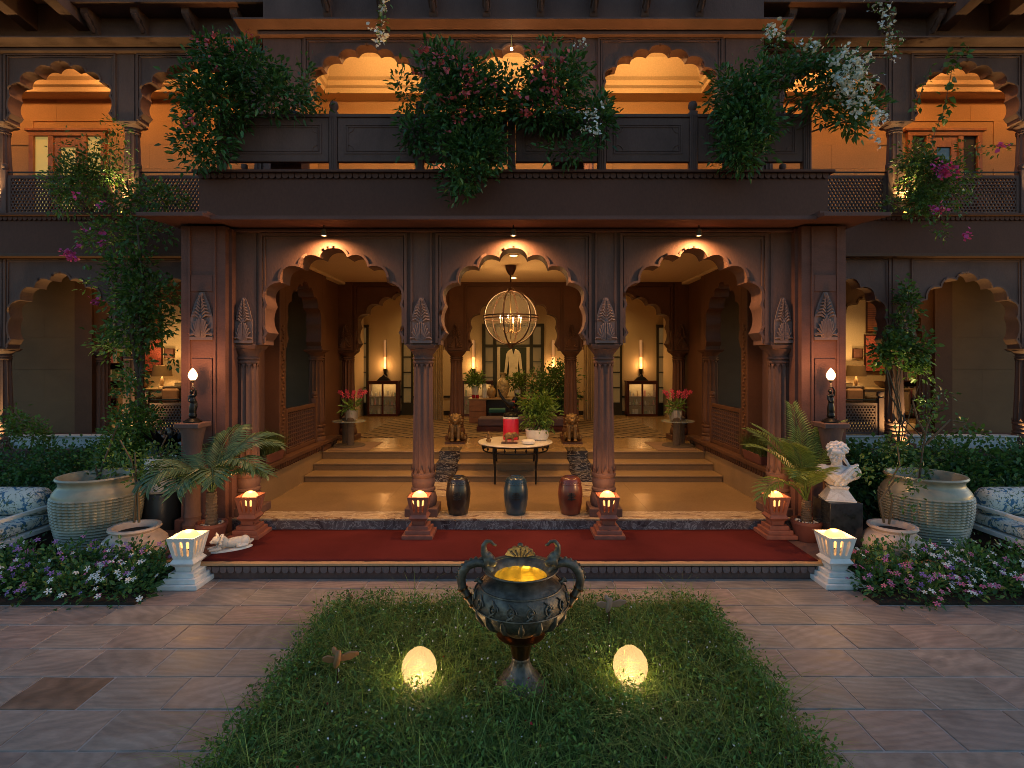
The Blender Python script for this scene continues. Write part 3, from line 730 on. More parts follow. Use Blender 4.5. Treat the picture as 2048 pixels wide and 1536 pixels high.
    part('plinth_wall', MB().box(*sorted((s*3.95, s*11.2)), 8.93, 8.95, 0, .80), M['stone'])
    part('veranda_ceiling', MB().box(*sorted((s*3.95, s*11.2)), W1, 14.7, 4.005, 4.2), M['ceil'])
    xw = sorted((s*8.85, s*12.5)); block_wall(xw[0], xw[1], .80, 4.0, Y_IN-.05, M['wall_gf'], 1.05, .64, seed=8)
    xa, xb = sorted((s*8.50, s*8.85)); part('inner_pier', MB().box(xa, xb, Y_IN-.06, Y_IN+.25, .80, 4.0), M['stone_in'])
    arch_bay(*sorted((s*6.3, s*8.5)), Z_SPRING, 3.62, 4.0, Y_IN, Y_IN+.28, .88, M['stone_in'], frame=False)
    place_col(colP, s*8.42, Y_IN+.14); place_col(colP, s*6.35, Y_IN+.14)
    part('inner_wall', MB().box(*sorted((s*3.95, s*6.3)), Y_IN, Y_IN+.28, .80, 4.0), M['wall_gf'])
    # lounge walls
    part('lounge_wall', MB().box(*sorted((s*4.6, s*12.5)), 14.5, 14.7, .80, 4.0), M['plaster'])
    part('lounge_wall', MB().box(*sorted((s*12.4, s*12.6)), Y_IN+.2, 14.5, .80, 4.0), M['plaster'])
    part('lounge_wall', MB().box(*sorted((s*4.6, s*4.8)), Y_IN+.28, 14.5, .80, 4.0), M['plaster'])

# --- hall behind the porch: ceiling, side arcades, inner arcade, lobby
part('porch_ceiling', MB().box(-3.9, 3.9, F1-.1, Y_IN+.1, Z_CEIL, 4.0), M['ceil'])
cn = MB(); cn.box(-3.5, 3.5, Y_IN-.12, Y_IN-.001, Z_CEIL-.05, Z_CEIL-.001)
for s in (-1, 1): cn.box(*sorted((s*3.36, s*3.5)), F1, Y_IN-.12, Z_CEIL-.05, Z_CEIL-.001)
part('ceiling_cornice', cn, M['ceil'], bevel=.01)
colI = make_column(Z_HALL, Z_SPRING, 0.118, 0.140, M['stone_in'], 'hall_column'); colI.location = (-1.155, Y_IN+.0, 0); place_col(colI, 1.155, Y_IN)
for s in (-1, 1): place_col(colI, s*3.35, Y_IN)
for (a, b_) in ((-1.02, 1.02), (-3.22, -1.29), (1.29, 3.22)): arch_bay(a, b_, Z_SPRING, 3.60, Z_CEIL-.002, Y_IN-.15, Y_IN+.15, .90, M['stone_in'])
for x in (-1.155, 1.155, -3.36, 3.36):
    pl = part('pilaster', MB().box(x-.14, x+.14, Y_IN-.162, Y_IN+.162, Z_SPRING-.001, Z_CEIL-.001), M['stone_in']); put('carved_leaf_panel', CARVE_IN, pl, (x, Y_IN-.164, Z_SPRING+.03))
for s in (-1, 1):
    # side arcade of the porch (runs away from the viewer)
    xs0, xs1 = s*3.40, s*3.66
    part('side_pier', MB().box(*sorted((s*3.62, s*3.90)), 7.56, 8.0, .835, Z_CEIL), M['stone'])
    sp = part('side_pier', MB().box(*sorted((s*3.40, s*3.66)), 8.0, 8.22, .835, Z_CEIL), M['stone_in'], bevel=.01)
    vine = MB(); 
    for k in range(34):
        z = .95+k*.055; vine.ell((s*3.395, 8.11+.03*math.sin(k*1.9), z), (.014, .035, .022), 8, 5)
    vine.build('carved_vine', M['stone_in'], sp, smooth=60)
    a = arch_pts(9.0, .74, Z_SPRING, 3.55)
    ys0, ys1 = 8.225, 9.78
    part('arch_wall', MB().prism([(ys0, Z_SPRING)] + a + [(ys1, Z_SPRING), (ys1, Z_CEIL), (ys0, Z_CEIL)], *sorted((xs0, xs1)), 'x'), M['stone_in'], smooth=50)
    place_col(colI, s*3.53, 9.85)
    part('pilaster', MB().box(*sorted((xs0, xs1)), 9.785, 9.98, Z_SPRING, Z_CEIL), M['stone_in'])
    part('side_wall', MB().box(*sorted((s*3.5, s*3.8)), 10.2, Y_IN+.15, Z_HALL, Z_CEIL), M['stone_in'])
    # screen in the side arch: slatted lattice
    e = empty('lattice_railing', B, (s*3.46, 8.95, .84)); lt = MB()
    for k in range(15): lt.box(-.012, .012, -.58+k*.083-.008, -.58+k*.083+.008, .06, .62)
    for k in range(9): lt.box(-.010, .010, -.6, .6, .08+k*.064-.008, .08+k*.064+.008)
    lt.build('lattice_screen', M['stone_in'], e)
    fr = MB(); fr.box(-.025, .025, -.62, -.57, 0, .68); fr.box(-.025, .025, -.57, .57, .62, .68); fr.box(-.025, .025, -.57, .57, 0, .06); fr.build('frame', M['stone_in'], e, bevel=.005)
    MB().box(-.04, .04, .57, .65, 0, .76).build('post', M['stone_in'], e, bevel=.006)
    MB().lathe([(.04, .76), (.05, .79), (.03, .81), (.05, .83), (.045, .87), (0, .89)], 12, (0, .61, 0)).build('finial', M['stone_in'], e, smooth=40)
# lobby shell
part('lobby_back_wall', MB().box(-6, 6, Y_BACK, Y_BACK+.3, Z_HALL, 4.6), M['plaster'])
part('lobby_ceiling', MB().box(-6, 6, Y_IN+.15, Y_BACK+.1, 4.4, 4.6), M['ceil'])
for s in (-1, 1): part('lobby_side_wall', MB().box(*sorted((s*4.58, s*4.4)), Y_IN+.15, Y_BACK, Z_HALL, 4.5), M['plaster'])
part('lobby_lintel_wall', MB().box(-4.5, 4.5, Y_IN+.151, Y_IN+.25, Z_CEIL-.003, 4.45), M['plaster'])
for (a, b_) in ((-4.4, -1.0), (.95, 4.4)):
    part('skirting', MB().box(a, b_, Y_BACK-.03, Y_BACK, Z_HALL, Z_HALL+.12), M['dark'])
    part('dado_rail', MB().box(a, b_, Y_BACK-.025, Y_BACK, 1.17, 1.23), M['dark'])
# ------------------------------------------------------------------ lights of the house
WARM = (1.0, 0.50, 0.16); GOLD = (1.0, 0.62, 0.22); YEL = (1.0, 0.72, 0.28)
# three spotlights under the porch eave
for k, (px, nm) in enumerate(((648, 'left'), (1027, 'middle'), (1398, 'right'))):
    p = P(px, 455, 6.70); 
    sp = thing('spotlight', 'small round spotlight under the eave above the %s porch arch' % nm, 'spotlight', (p.x, p.y, 3.86), group='spotlights under the porch eave')
    MB().tube([(0, 0, .07), (0, 0, .0)], .008, 6).build('stem', M['blackmetal'], sp)
    MB().lathe([(.012, .0), (.03, -.012), (.036, -.05), (.038, -.085), (.034, -.085), (.03, -.06)], 16, cap=False).build('housing', M['bronze'], sp, smooth=40)
    MB().ell((0, 0, -.068), (.028, .028, .014), 12, 6).build('lens', M['glow_bulb'], sp)
    lamp('spot_beam', 'SPOT', (0, 0.0, -.09), 130, (1, .50, .18), .03, (0, 0.30, -1.0), 160, 1.0, parent=sp)
# recessed ceiling lights of the porch
for (x, y) in ((-2.26, 8.7), (0.0, 8.2), (2.26, 8.7), (-2.26, 10.2), (2.26, 10.2), (0, 10.4)):
    w = 'left' if x < 0 else ('right' if x > 0 else 'middle'); dd = 'front' if y < 9 else 'rear'
    sp = thing('ceiling_light', '%s recessed round downlight in the %s bay of the porch ceiling' % (dd, w), 'downlight', (x, y, Z_CEIL), group='porch downlights')
    MB().lathe([(.085, -.001), (.085, -.012), (.06, -.014), (.06, -.004)], 20, cap=False).build('trim', M['ceil'], sp)
    MB().lathe([(.0, -.006), (.06, -.006)], 20, cap=False).build('lens', M['glow_lamp'], sp)
    lamp('downlight_beam', 'SPOT', (0, 0, -.03), 74, (1, .54, .165), .06, (0, 0, -2), 112, .9, parent=sp)
# lobby lights
for (x, y) in ((-2.4, 13.2), (2.4, 13.2), (0, 12.4), (0, 14.8), (-2.4, 15.2), (2.4, 15.2)):
    sp = thing('ceiling_light', 'recessed downlight at the %s of the lobby ceiling, %s row' % ('left' if x < 0 else ('right' if x > 0 else 'middle'), 'front' if y < 14 else 'back'), 'downlight', (x, y, 4.4), group='lobby downlights')
    MB().lathe([(.0, -.006), (.07, -.006), (.08, -.001)], 20, cap=False).build('lens', M['glow_lamp'], sp)
    lamp('downlight_beam', 'SPOT', (0, 0, -.03), 66, (1, .58, .19), .08, (0, 0, -2), 140, .8, parent=sp)
# upper pavilion lamps
for (x, w) in ((-2.29, 'left'), (0, 'middle'), (2.29, 'right')):
    lp = thing('veranda_lamp', 'small bare lamp behind the %s arch of the upper terrace' % w, 'lamp', (x-.03, 9.15, 7.45), group='upper terrace lamps')
    MB().tube([(0, 0, .55), (0, 0, .03)], .006, 6).build('stem', M['brass'], lp)
    MB().ell((0, 0, 0), .028, 12, 8).build('bulb', M['glow_bulb'], lp)
    lamp('bulb_light', 'POINT', (0, 0, -.06), 54, (1, .56, .19), .06, parent=lp)
lp = thing('eave_spotlight', 'tiny bright lamp at the peak of the middle upper arch', 'lamp', (-.03, 8.50, 7.07))
MB().tube([(0, 0, .22), (0, 0, .02)], .006, 6).build('stem', M['brass'], lp); MB().ell((0, 0, 0), .022, 12, 8).build('bulb', M['glow_star'], lp)
for s in (-1, 1):
    sw = 'left' if s < 0 else 'right'
    for (x, w) in ((5.3, 'inner'), (7.46, 'middle'), (9.6, 'outer')):
        lp = thing('veranda_lamp', 'small lamp behind the %s arch of the %s upper veranda' % (w, sw), 'lamp', (s*x, 9.75, 7.62), group='upper veranda lamps')
        MB().tube([(0, 0, .33), (0, 0, .03)], .006, 6).build('stem', M['brass'], lp)
        MB().ell((0, 0, 0), .028, 12, 8).build('bulb', M['glow_bulb'], lp)
        lamp('bulb_light', 'POINT', (0, 0, -.06), 31, (1, .46, .14), .06, parent=lp)
    # uplights at the column feet
    for (x, w) in ((6.37, 'inner'), (8.55, 'outer')):
        for (z, e, lv) in ((.70, 120, 'garden'), (Z_F1+.05, 110, 'upper veranda')):
            yy = 8.86 if z < 1 else 8.92
            up = thing('uplight', 'brass uplight at the foot of the %s %s column on the %s' % (w, lv, sw), 'uplight', (s*x, yy, z), group='column uplights')
            MB().lathe([(.045, 0), (.05, .02), (.05, .07), (.044, .07), (.04, .04)], 16, cap=False).build('housing', M['brass'], up, smooth=40)
            MB().ell((0, 0, .05), (.038, .038, .014), 12, 6).build('lens', M['glow_bulb'], up)
            lamp('uplight_beam', 'SPOT', (0, 0, .09), e, YEL, .03, (0, .16 if z < 1 else .06, 1), 100 if z < 1 else 80, .8, parent=up)
for x, w in ((-3.44, 'far left'), (-1.145, 'left middle'), (1.145, 'right middle'), (3.44, 'far right')):  # unseen lamps added to brighten the eave soffit from below
    up = thing('uplight', 'added brass uplight hidden behind the balustrade at the foot of the %s terrace column' % w, 'uplight', (x, 8.35, Z_F1), group='added terrace uplights')
    MB().lathe([(.045, 0), (.05, .02), (.05, .07), (.044, .07), (.04, .04)], 16, cap=False).build('housing', M['brass'], up, smooth=40)
    MB().ell((0, 0, .05), (.038, .038, .014), 12, 6).build('lens', M['glow_bulb'], up)
    lamp('uplight_beam', 'SPOT', (0, 0, .09), 150, (1, .5, .16), .03, (0, .03, 1), 70, .8, parent=up)
for s in (-1, 1):
    sw = 'left' if s < 0 else 'right'
    lp = thing('veranda_lamp', 'ceiling lamp hidden behind the outer garden arch of the %s wing' % sw, 'lamp', (s*7.9, 9.9, 4.0), group='garden veranda lamps')
    MB().lathe([(0, -.03), (.07, -.03), (.08, -.001)], 20, cap=False).build('lens', M['glow_lamp'], lp)
    lamp('ceiling_beam', 'SPOT', (0, 0, -.05), 20, (1, .56, .18), .06, (s*.2, .5, -1), 150, .8, parent=lp)
sp = thing('picture_light', 'ceiling spotlight aimed at the framed coat', 'spotlight', (0, 14.9, 4.4))
MB().lathe([(.03, 0), (.05, -.05), (.045, -.12)], 14).build('housing', M['blackmetal'], sp, smooth=40)
lamp('picture_beam', 'SPOT', (0, .03, -.13), 60, (1, .72, .34), .03, (0, 1.1, -2.3), 40, .6, parent=sp)
# ------------------------------------------------------------------ courtyard objects
_cr = random.Random(9); _cm = MB(); _nx, _ny = 90, 14; _jx = [_cr.uniform(-.006, .006) for _ in range(_nx+1)]
for _j in range(_ny+1):
    for _i in range(_nx+1):
        _x = -3.24+6.41*_i/_nx; _y = 5.725+1.045*_j/_ny + (_jx[_i] if _j in (0, _ny) else 0)
        _cm.v.append((_x, _y, Z_CARPET+.010+.0022*math.sin(_x*2.3+1)*math.sin(_y*5)+.0016*math.sin(_x*7.1+_y*3)+_cr.uniform(-.0004, .0004)))
for _j in range(_ny):
    for _i in range(_nx): _q = _j*(_nx+1)+_i; _cm.f.append((_q, _q+1, _q+_nx+2, _q+_nx+1))
_co = _cm.build('red_carpet', M['carpet'], smooth=60); _so = _co.modifiers.new('thickness', 'SOLIDIFY'); _so.thickness = .010; _so.offset = -1
tag(_co, 'long dark red carpet on the step in front of the porch', 'carpet')

def blob(name, prims, mat, parent=None, voxel=.01, smooth=4, tubes=()):
    """one continuous sculpted surface: solids fused by a voxel remesh"""
    mb = MB()
    for p in prims:
        c, r = p[0], p[1]; rot = p[2] if len(p) > 2 else None
        mb.ell(c, r, 16, 10, Euler(rot).to_matrix() if rot else None)
    for (path, rad) in tubes: mb.tube(path, rad, 10)
    o = mb.build(name, mat, parent)
    rm = o.modifiers.new('remesh', 'REMESH'); rm.mode = 'VOXEL'; rm.voxel_size = voxel; rm.use_smooth_shade = True
    sm = o.modifiers.new('smooth', 'SMOOTH'); sm.iterations = smooth; sm.factor = 0.5
    return o

# --- stone lanterns
def lantern(mat, label, loc, group):
    t = thing('stone_lantern', label, 'lantern', loc, group=group)
    if mat.name in LAN:
        for nm, me in LAN[mat.name]: put(nm, me, t)
    else:
        L = []
        st = MB().box(-.215, .215, -.215, .215, 0, .05); L.append(('plinth', st.mesh('plinth', mat)))
        L.append(('stepped_base', MB().box(-.175, .175, -.175, .175, .05, .10).box(-.138, .138, -.138, .138, .10, .148).mesh('stepped_base', mat)))
        L.append(('neck', MB().frustum((0,0), .148, .20, .085, .085, .095, .095).frustum((0,0), .20, .245, .095, .095, .135, .135).frustum((0,0), .245, .285, .135, .135, .105, .105).mesh('neck', mat)))
        sh = MB(); b0, b1, z0, z1, th = .105, .152, .285, .515, .022
        def q(u, v): # u in -1..1 along the side, v in 0..1 up
            w = b0+(b1-b0)*v; return (u*w, -w, z0+(z1-z0)*v)
        def bar(u0, u1, v0, v1):
            pts = [q(u0, v0), q(u1, v0), q(u1, v1), q(u0, v1)]
            sh.add(pts + [(p[0]*(1-th/.14), p[1]+th, p[2]) for p in pts], [(0,1,2,3), (7,6,5,4), (0,4,5,1), (1,5,6,2), (2,6,7,3), (3,7,4,0)])
        for k in range(4):
            o = sh.n()
            bar(-1, 1, 0, .13); bar(-1, 1, .86, 1)
            for (u0, u1) in ((-1, -.68), (-.40, -.14), (.14, .40), (.68, 1)): bar(u0, u1, .13, .86)
            for c in (-.54, 0, .54):      # rounded slot ends
                for sgn, v0 in ((1, .13), (-1, .86)):
                    for e in (-1, 1): bar(c+e*.14 if e < 0 else c+.07, c-.07 if e < 0 else c+e*.14, min(v0, v0+sgn*.05), max(v0, v0+sgn*.05))
            sh.xf(Matrix.Rotation(PI/2*k, 4, 'Z'), o)
        L.append(('slotted_shade', sh.mesh('slotted_shade', mat)))
        L.append(('glowing_globe', MB().ell((0, 0, .468), (.112, .112, .10), 24, 14).mesh('glowing_globe', M['glow_ball'], 80)))
        LAN[mat.name] = L
        for nm, me in L: put(nm, me, t)
    lamp('lantern_light', 'POINT', (0, 0, .64), 8 if mat.name.startswith('white') else 4.5, (1, .50, .17), .05, parent=t)
    for c in t.children:
        if c.type == 'MESH' and 'globe' not in c.name:
            b = c.modifiers.new('bevel', 'BEVEL'); b.width = .006; b.segments = 2; b.limit_method = 'ANGLE'
    return t
LAN = {}
lantern(M['white'], 'white stone lantern beside the left flower bed', (-3.30, 5.58, 0), 'white stone lanterns').scale = (.92, .92, .95)
lantern(M['white'], 'white stone lantern beside the right flower bed', (3.27, 5.60, 0), 'white stone lanterns').scale = (.92, .92, .95)
for x, w in ((-3.14, 'red stone lantern by the left palm pot'), (-1.12, 'red stone lantern before the left middle column'), (1.12, 'red stone lantern before the right middle column'), (3.12, 'red stone lantern by the right palm pot')):
    lantern(M['redclay'], w, (x, 6.56, Z_CARPET+.009), 'red stone lanterns').scale = (.84, .84, .93)

# --- garden stools
def stool(x, c, label):
    mat = plain('glazed_' + label.split()[0], c, .32, 0, .4, 6, coat=.25)
    t = thing('garden_stool', label, 'stool', (x, 7.02, Z_PORCH), group='ceramic garden stools'); t.scale = (1.08, 1.08, 1)
    MB().lathe([(.105, 0), (.116, .012), (.120, .05), (.132, .11), (.142, .20), (.146, .25), (.140, .32), (.126, .39), (.118, .43), (.106, .455), (.085, .466), (.0, .47)], 36).build('body', mat, t, smooth=50)
    for z, r in ((.075, .121), (.385, .1285)): MB().tube([(r*math.cos(a), r*math.sin(a), z) for a in [2*PI*k/36 for k in range(37)]], .0045, 6).build('band', mat, t, smooth=60)
    st = MB()
    for k in range(26):
        a = 2*PI*k/26; st.ell((.1235*math.cos(a), .1235*math.sin(a), .408), .007, 6, 4)
    st.build('studs', mat, t, smooth=60)
    g = MB()        # dark pierced emblem on the front
    for (u0, u1, v) in ((-.035, .035, .285), (-.045, .045, .262), (-.03, .03, .238), (-.045, .045, .215)): g.box(u0, u1, -.1525, -.138, v-.006, v+.006)
    g.box(-.006, .006, -.1525, -.138, .20, .30); g.build('emblem', M['dark'], t)
    tp = MB()
    for k in range(3):
        r = .03+.025*k; tp.tube([(r*math.cos(a), r*math.sin(a), .468) for a in [2*PI*q/24 for q in range(25)]], .004, 5)
    tp.build('top_pattern', mat, t)
stool(-.705, (.022, .016, .013), 'dark brown glazed barrel stool on the porch edge')
stool(.03, (.020, .045, .060), 'blue green glazed barrel stool on the porch edge')
stool(.725, (.13, .030, .018), 'red brown glazed barrel stool on the porch edge')

# --- round table and what stands on it
tb = thing('round_table', 'round white topped table with black iron legs on the steps', 'table', (.03, 9.05, 0))
MB().lathe([(0, .905), (.57, .905), (.605, .912), (.612, .922), (.605, .934), (0, .936)], 56).build('table_top', plain('white_marble_top', (.68, .62, .52), .25), tb, smooth=40)
MB().tube([(.53*math.cos(a), .53*math.sin(a), .80) for a in [2*PI*k/40 for k in range(41)]], .012, 6).tube([(.55*math.cos(a), .55*math.sin(a), .893) for a in [2*PI*k/40 for k in range(41)]], .012, 6).build('ring', M['blackmetal'], tb)
for k in range(20):
    a = 2*PI*k/20; MB().lathe([(.003, .8), (.006, .82), (.018, .847), (.006, .875), (.003, .893)], 8, (.54*math.cos(a), .54*math.sin(a), 0)).build('drop', M['blackmetal'], tb, smooth=40)
for (a, zf) in ((-130, Z_PORCH), (-50, Z_PORCH), (50, .53), (130, .53)):
    a = math.radians(a); x, y = math.cos(a), math.sin(a)
    MB().tube([(.52*x, .52*y, .90), (.53*x, .53*y, .80), (.50*x, .50*y, .55), (.50*x, .50*y, zf)], [.026, .022, .017, .013], 8).build('leg', M['blackmetal'], tb, smooth=50)
TZ = .937
dr = thing('red_drum', 'bright red cylindrical box with cream band and black lid on the round table', 'box', (-.045, 9.22, TZ))
MB().lathe([(.128, 0), (.132, .01), (.132, .34), (.128, .35)], 32).build('body', plain('red_lacquer', (.58, .015, .045), .35), dr, smooth=40)
MB().lathe([(.130, .35), (.133, .355), (.133, .375), (.128, .38)], 32).build('band', M['white'], dr, smooth=40)
MB().lathe([(.126, .38), (.126, .41), (.10, .44), (.03, .45), (0, .45)], 32).build('lid', M['blackmetal'], dr, smooth=40)
bird = blob('bird_sculpture', [((.0, 0, .14), (.10, .06, .075), (0, .35, 0)), ((.06, 0, .22), (.05, .045, .05)), ((.085, 0, .30), (.035, .032, .04)), ((.12, 0, .30), (.03, .012, .012)), ((0, 0, .04), (.05, .05, .02))],
     M['blackmetal'], voxel=.009, tubes=[([(-.05, 0, .16), (-.12, 0, .20), (-.18, 0, .28), (-.22, 0, .38), (-.235, 0, .40)], [.035, .03, .024, .016, .008]), ([(.02, 0, .12), (.02, 0, .03)], .012), ([(-.02, 0, .12), (-.02, 0, .03)], .012)])
bird.location = (-.03, 9.22, TZ+.45); tag(bird, 'black long tailed bird sculpture on top of the red drum', 'sculpture')
MB().box(.01, .05, -.045, .045, .09, .20).build('red_wing', plain('wing_red', (.35, .03, .01), .4), bird)
el = thing('elephant_figurine', 'small bronze elephant figurine on a wooden base on the round table', 'figurine', (-.065, 8.78, TZ))
MB().box(-.13, .13, -.05, .05, 0, .022).build('base', M['wood'], el, bevel=.004)
blob('body', [((.0, 0, .12), (.082, .05, .055)), ((.085, 0, .135), (.045, .042, .045)), ((.06, -.042, .13), (.03, .012, .042)), ((.06, .042, .13), (.03, .012, .042))], M['gold'], el, .007,
     tubes=[([(x, y, .12), (x, y, .018)], .019) for x in (-.05, .05) for y in (-.026, .026)] + [([(.115, 0, .14), (.14, 0, .11), (.145, 0, .07), (.13, 0, .05)], [.02, .016, .011, .008]), ([(-.075, 0, .13), (-.092, 0, .09)], [.007, .005])])
fg = blob('deity_figurine', [((0, 0, .035), (.045, .03, .03)), ((0, 0, .085), (.03, .024, .04)), ((0, -.004, .135), (.024, .022, .026)), ((0, 0, .165), (.012, .012, .022))], M['gold'], voxel=.006, tubes=[([(-.03, 0, .1), (-.055, -.01, .07), (-.05, -.01, .12)], .009), ([(.03, 0, .1), (.055, -.01, .07), (.05, -.01, .12)], .009)])
fg.location = (-.40, 8.86, TZ); tag(fg, 'tiny seated metal figurine at the left edge of the round table', 'figurine')
ds = thing('white_dish', 'low white round dish at the front edge of the round table', 'dish', (.235, 8.72, TZ))
MB().lathe([(.08, 0), (.105, .012), (.11, .05), (.10, .055)], 28).build('bowl', M['white'], ds, smooth=40); MB().lathe([(.0, .075), (.05, .073), (.10, .06), (.102, .055)], 28).build('lid', M['white'], ds, smooth=40)
bw = MB().lathe([(.14, 0), (.165, .01), (.19, .06), (.20, .15), (.203, .175), (.193, .175), (.188, .15), (0, .14)], 36).build('white_bowl', M['white'], smooth=40, loc=(.40, 9.2, TZ)); 
PB = thing('bowl_plant', 'leafy houseplant in a white bowl on the round table', 'plant', (.40, 9.2, TZ)); bw.parent = PB; bw.location = (0, 0, 0); bw.name = 'bowl'
# --- globe chandelier
ch = thing('globe_chandelier', 'glass globe chandelier with dark metal hoops hanging in the porch', 'chandelier', (-.045, 9.1, 2.97))
R = .445; hp = MB()
for k in range(3):
    a = PI*k/3+.26
    hp.tube([(R*math.cos(t)*math.cos(a), R*math.cos(t)*math.sin(a), R*math.sin(t)) for t in [2*PI*q/48 for q in range(49)]], .013, 6)
hp.build('hoops', M['wood'], ch, smooth=60)
eq = MB()
for z in (-.022, .022): eq.tube([(R*1.01*math.cos(t), R*1.01*math.sin(t), z) for t in [2*PI*q/48 for q in range(49)]], .011, 6)
eq.build('equator_band', M['wood'], ch, smooth=60)
MB().ell((0, 0, 0), R*.985, 40, 24).build('glass_globe', glass('amber_glass', (1.0, .94, .84), .03, .035), ch, smooth=80)
MB().lathe([(0, -.53), (.012, -.52), (.06, -.455), (.10, -.43), (.0, -.42)], 20).build('finial', M['wood'], ch, smooth=40)
MB().tube([(0, 0, R), (0, 0, .80)], .012, 8).build('stem', M['wood'], ch); MB().lathe([(.0, .43), (.08, .44), (.05, .48), (.0, .5)], 20).build('top_cap', M['wood'], ch, smooth=40)
MB().lathe([(.03, .70), (.05, .73), (.085, .80), (.09, .86)], 20).build('ceiling_cup', M['wood'], ch, smooth=40)
arms = MB(); arms.tube([(0, 0, .42), (0, 0, -.36)], .009, 6)
for k in range(6):
    a = 2*PI*k/6+.3; arms.tube([(0, 0, -.20), (.09*math.cos(a), .09*math.sin(a), -.26), (.17*math.cos(a), .17*math.sin(a), -.20), (.18*math.cos(a), .18*math.sin(a), -.09)], .007, 6)
arms.build('candle_arms', M['gold'], ch, smooth=60)
for k in range(6):
    a = 2*PI*k/6+.3; p = (.18*math.cos(a), .18*math.sin(a), 0)
    MB().lathe([(.011, -.09), (.011, -.02)], 10, p).build('candle', M['white'], ch); MB().ell((p[0], p[1], .002), (.013, .013, .026), 10, 8).build('bulb', M['glow_bulb'], ch)
lamp('chandelier_light', 'POINT', (0, 0, .05), 26, (1, .60, .24), .10, parent=ch)

# --- seated lions
def lion(x, label):
    t = blob('lion_statue', [((0, .05, .13), (.10, .13, .12)), ((0, -.03, .26), (.095, .09, .14)), ((0, -.06, .42), (.115, .10, .115)), ((0, -.13, .40), (.065, .06, .055)), ((0, -.165, .385), (.045, .03, .03)), ((-.085, -.04, .50), (.025, .02, .025)), ((.085, -.04, .50), (.025, .02, .025)),
             ((-.11, .02, .09), (.05, .10, .085)), ((.11, .02, .09), (.05, .10, .085)), ((-.06, -.15, .025), (.04, .06, .03)), ((.06, -.15, .025), (.04, .06, .03)), ((0, -.155, .345), (.03, .03, .015)), ((-.042, -.150, .432), (.020, .018, .015)), ((.042, -.150, .432), (.020, .018, .015)), ((0, -.185, .405), (.018, .014, .014)), ((0, -.15, .455), (.02, .02, .03))] + [((.118*math.cos(q)*(1-.12*j), -.075+.05*j, .405+.118*math.sin(q)*(1-.12*j)), (.026, .022, .026)) for j in range(3) for q in [2*PI*k/13+.24*j for k in range(13)]] + [((.085*math.cos(q), -.10+.02*j, .30-.05*j), (.024, .022, .026)) for j in range(2) for q in [PI+PI*k/6 for k in range(7)]],
             M['gold'], voxel=.0065, smooth=1, tubes=[([(-.06, -.10, .28), (-.06, -.14, .03)], [.045, .034]), ([(.06, -.10, .28), (.06, -.14, .03)], [.045, .034]), ([(.1, .16, .05), (.17, .1, .05), (.18, .0, .06)], [.025, .022, .03])])
    t.location = (x, 10.72, Z_HALL+.03); tag(t, label, 'statue', 'seated lion statues')
    MB().box(-.19, .19, -.24, .24, -.03, .004).build('base', M['wood'], t)
lion(-1.12, 'carved seated lion statue left of the central steps'); lion(1.13, 'carved seated lion statue right of the central steps')

# --- orchid stands at both sides of the hall
def orchid_stand(s, w):
    t = thing('log_table', '%s glass topped side table on two log legs in the hall' % w, 'side table', (s*3.06, 10.25, Z_HALL), group='log side tables')
    for (x, y) in ((-.06, -.12), (.10, .12)):
        MB().lathe([(.085, 0), (.066, .05), (.064, .30), (.07, .52), (.055, .535), (.02, .56), (0, .57)], 14, (s*x, y, 0)).build('log_leg', M['bark'], t, smooth=40)
    MB().lathe([(.0, .46), (.30, .46), (.30, .475), (0, .475)], 36).build('glass_top', glass('table_glass', (.85, .92, .9), .03, .2), t)
    MB().lathe([(.0, .0), (.30, .0), (.28, .03), (.0, .05)], 24).build('root_base', M['bark'], t, smooth=40)
    v = thing('orchid_pot', '%s silver pot of pink red orchids on the side table' % w, 'orchid', (s*3.0, 10.2, Z_HALL+.477), group='orchid pots')
    MB().lathe([(.075, 0), (.10, .02), (.115, .12), (.118, .20), (.11, .20), (.10, .12), (0, .1)], 24).build('pot', plain('silver_pot', (.42, .40, .38), .35, .6), v, smooth=40)
    return v
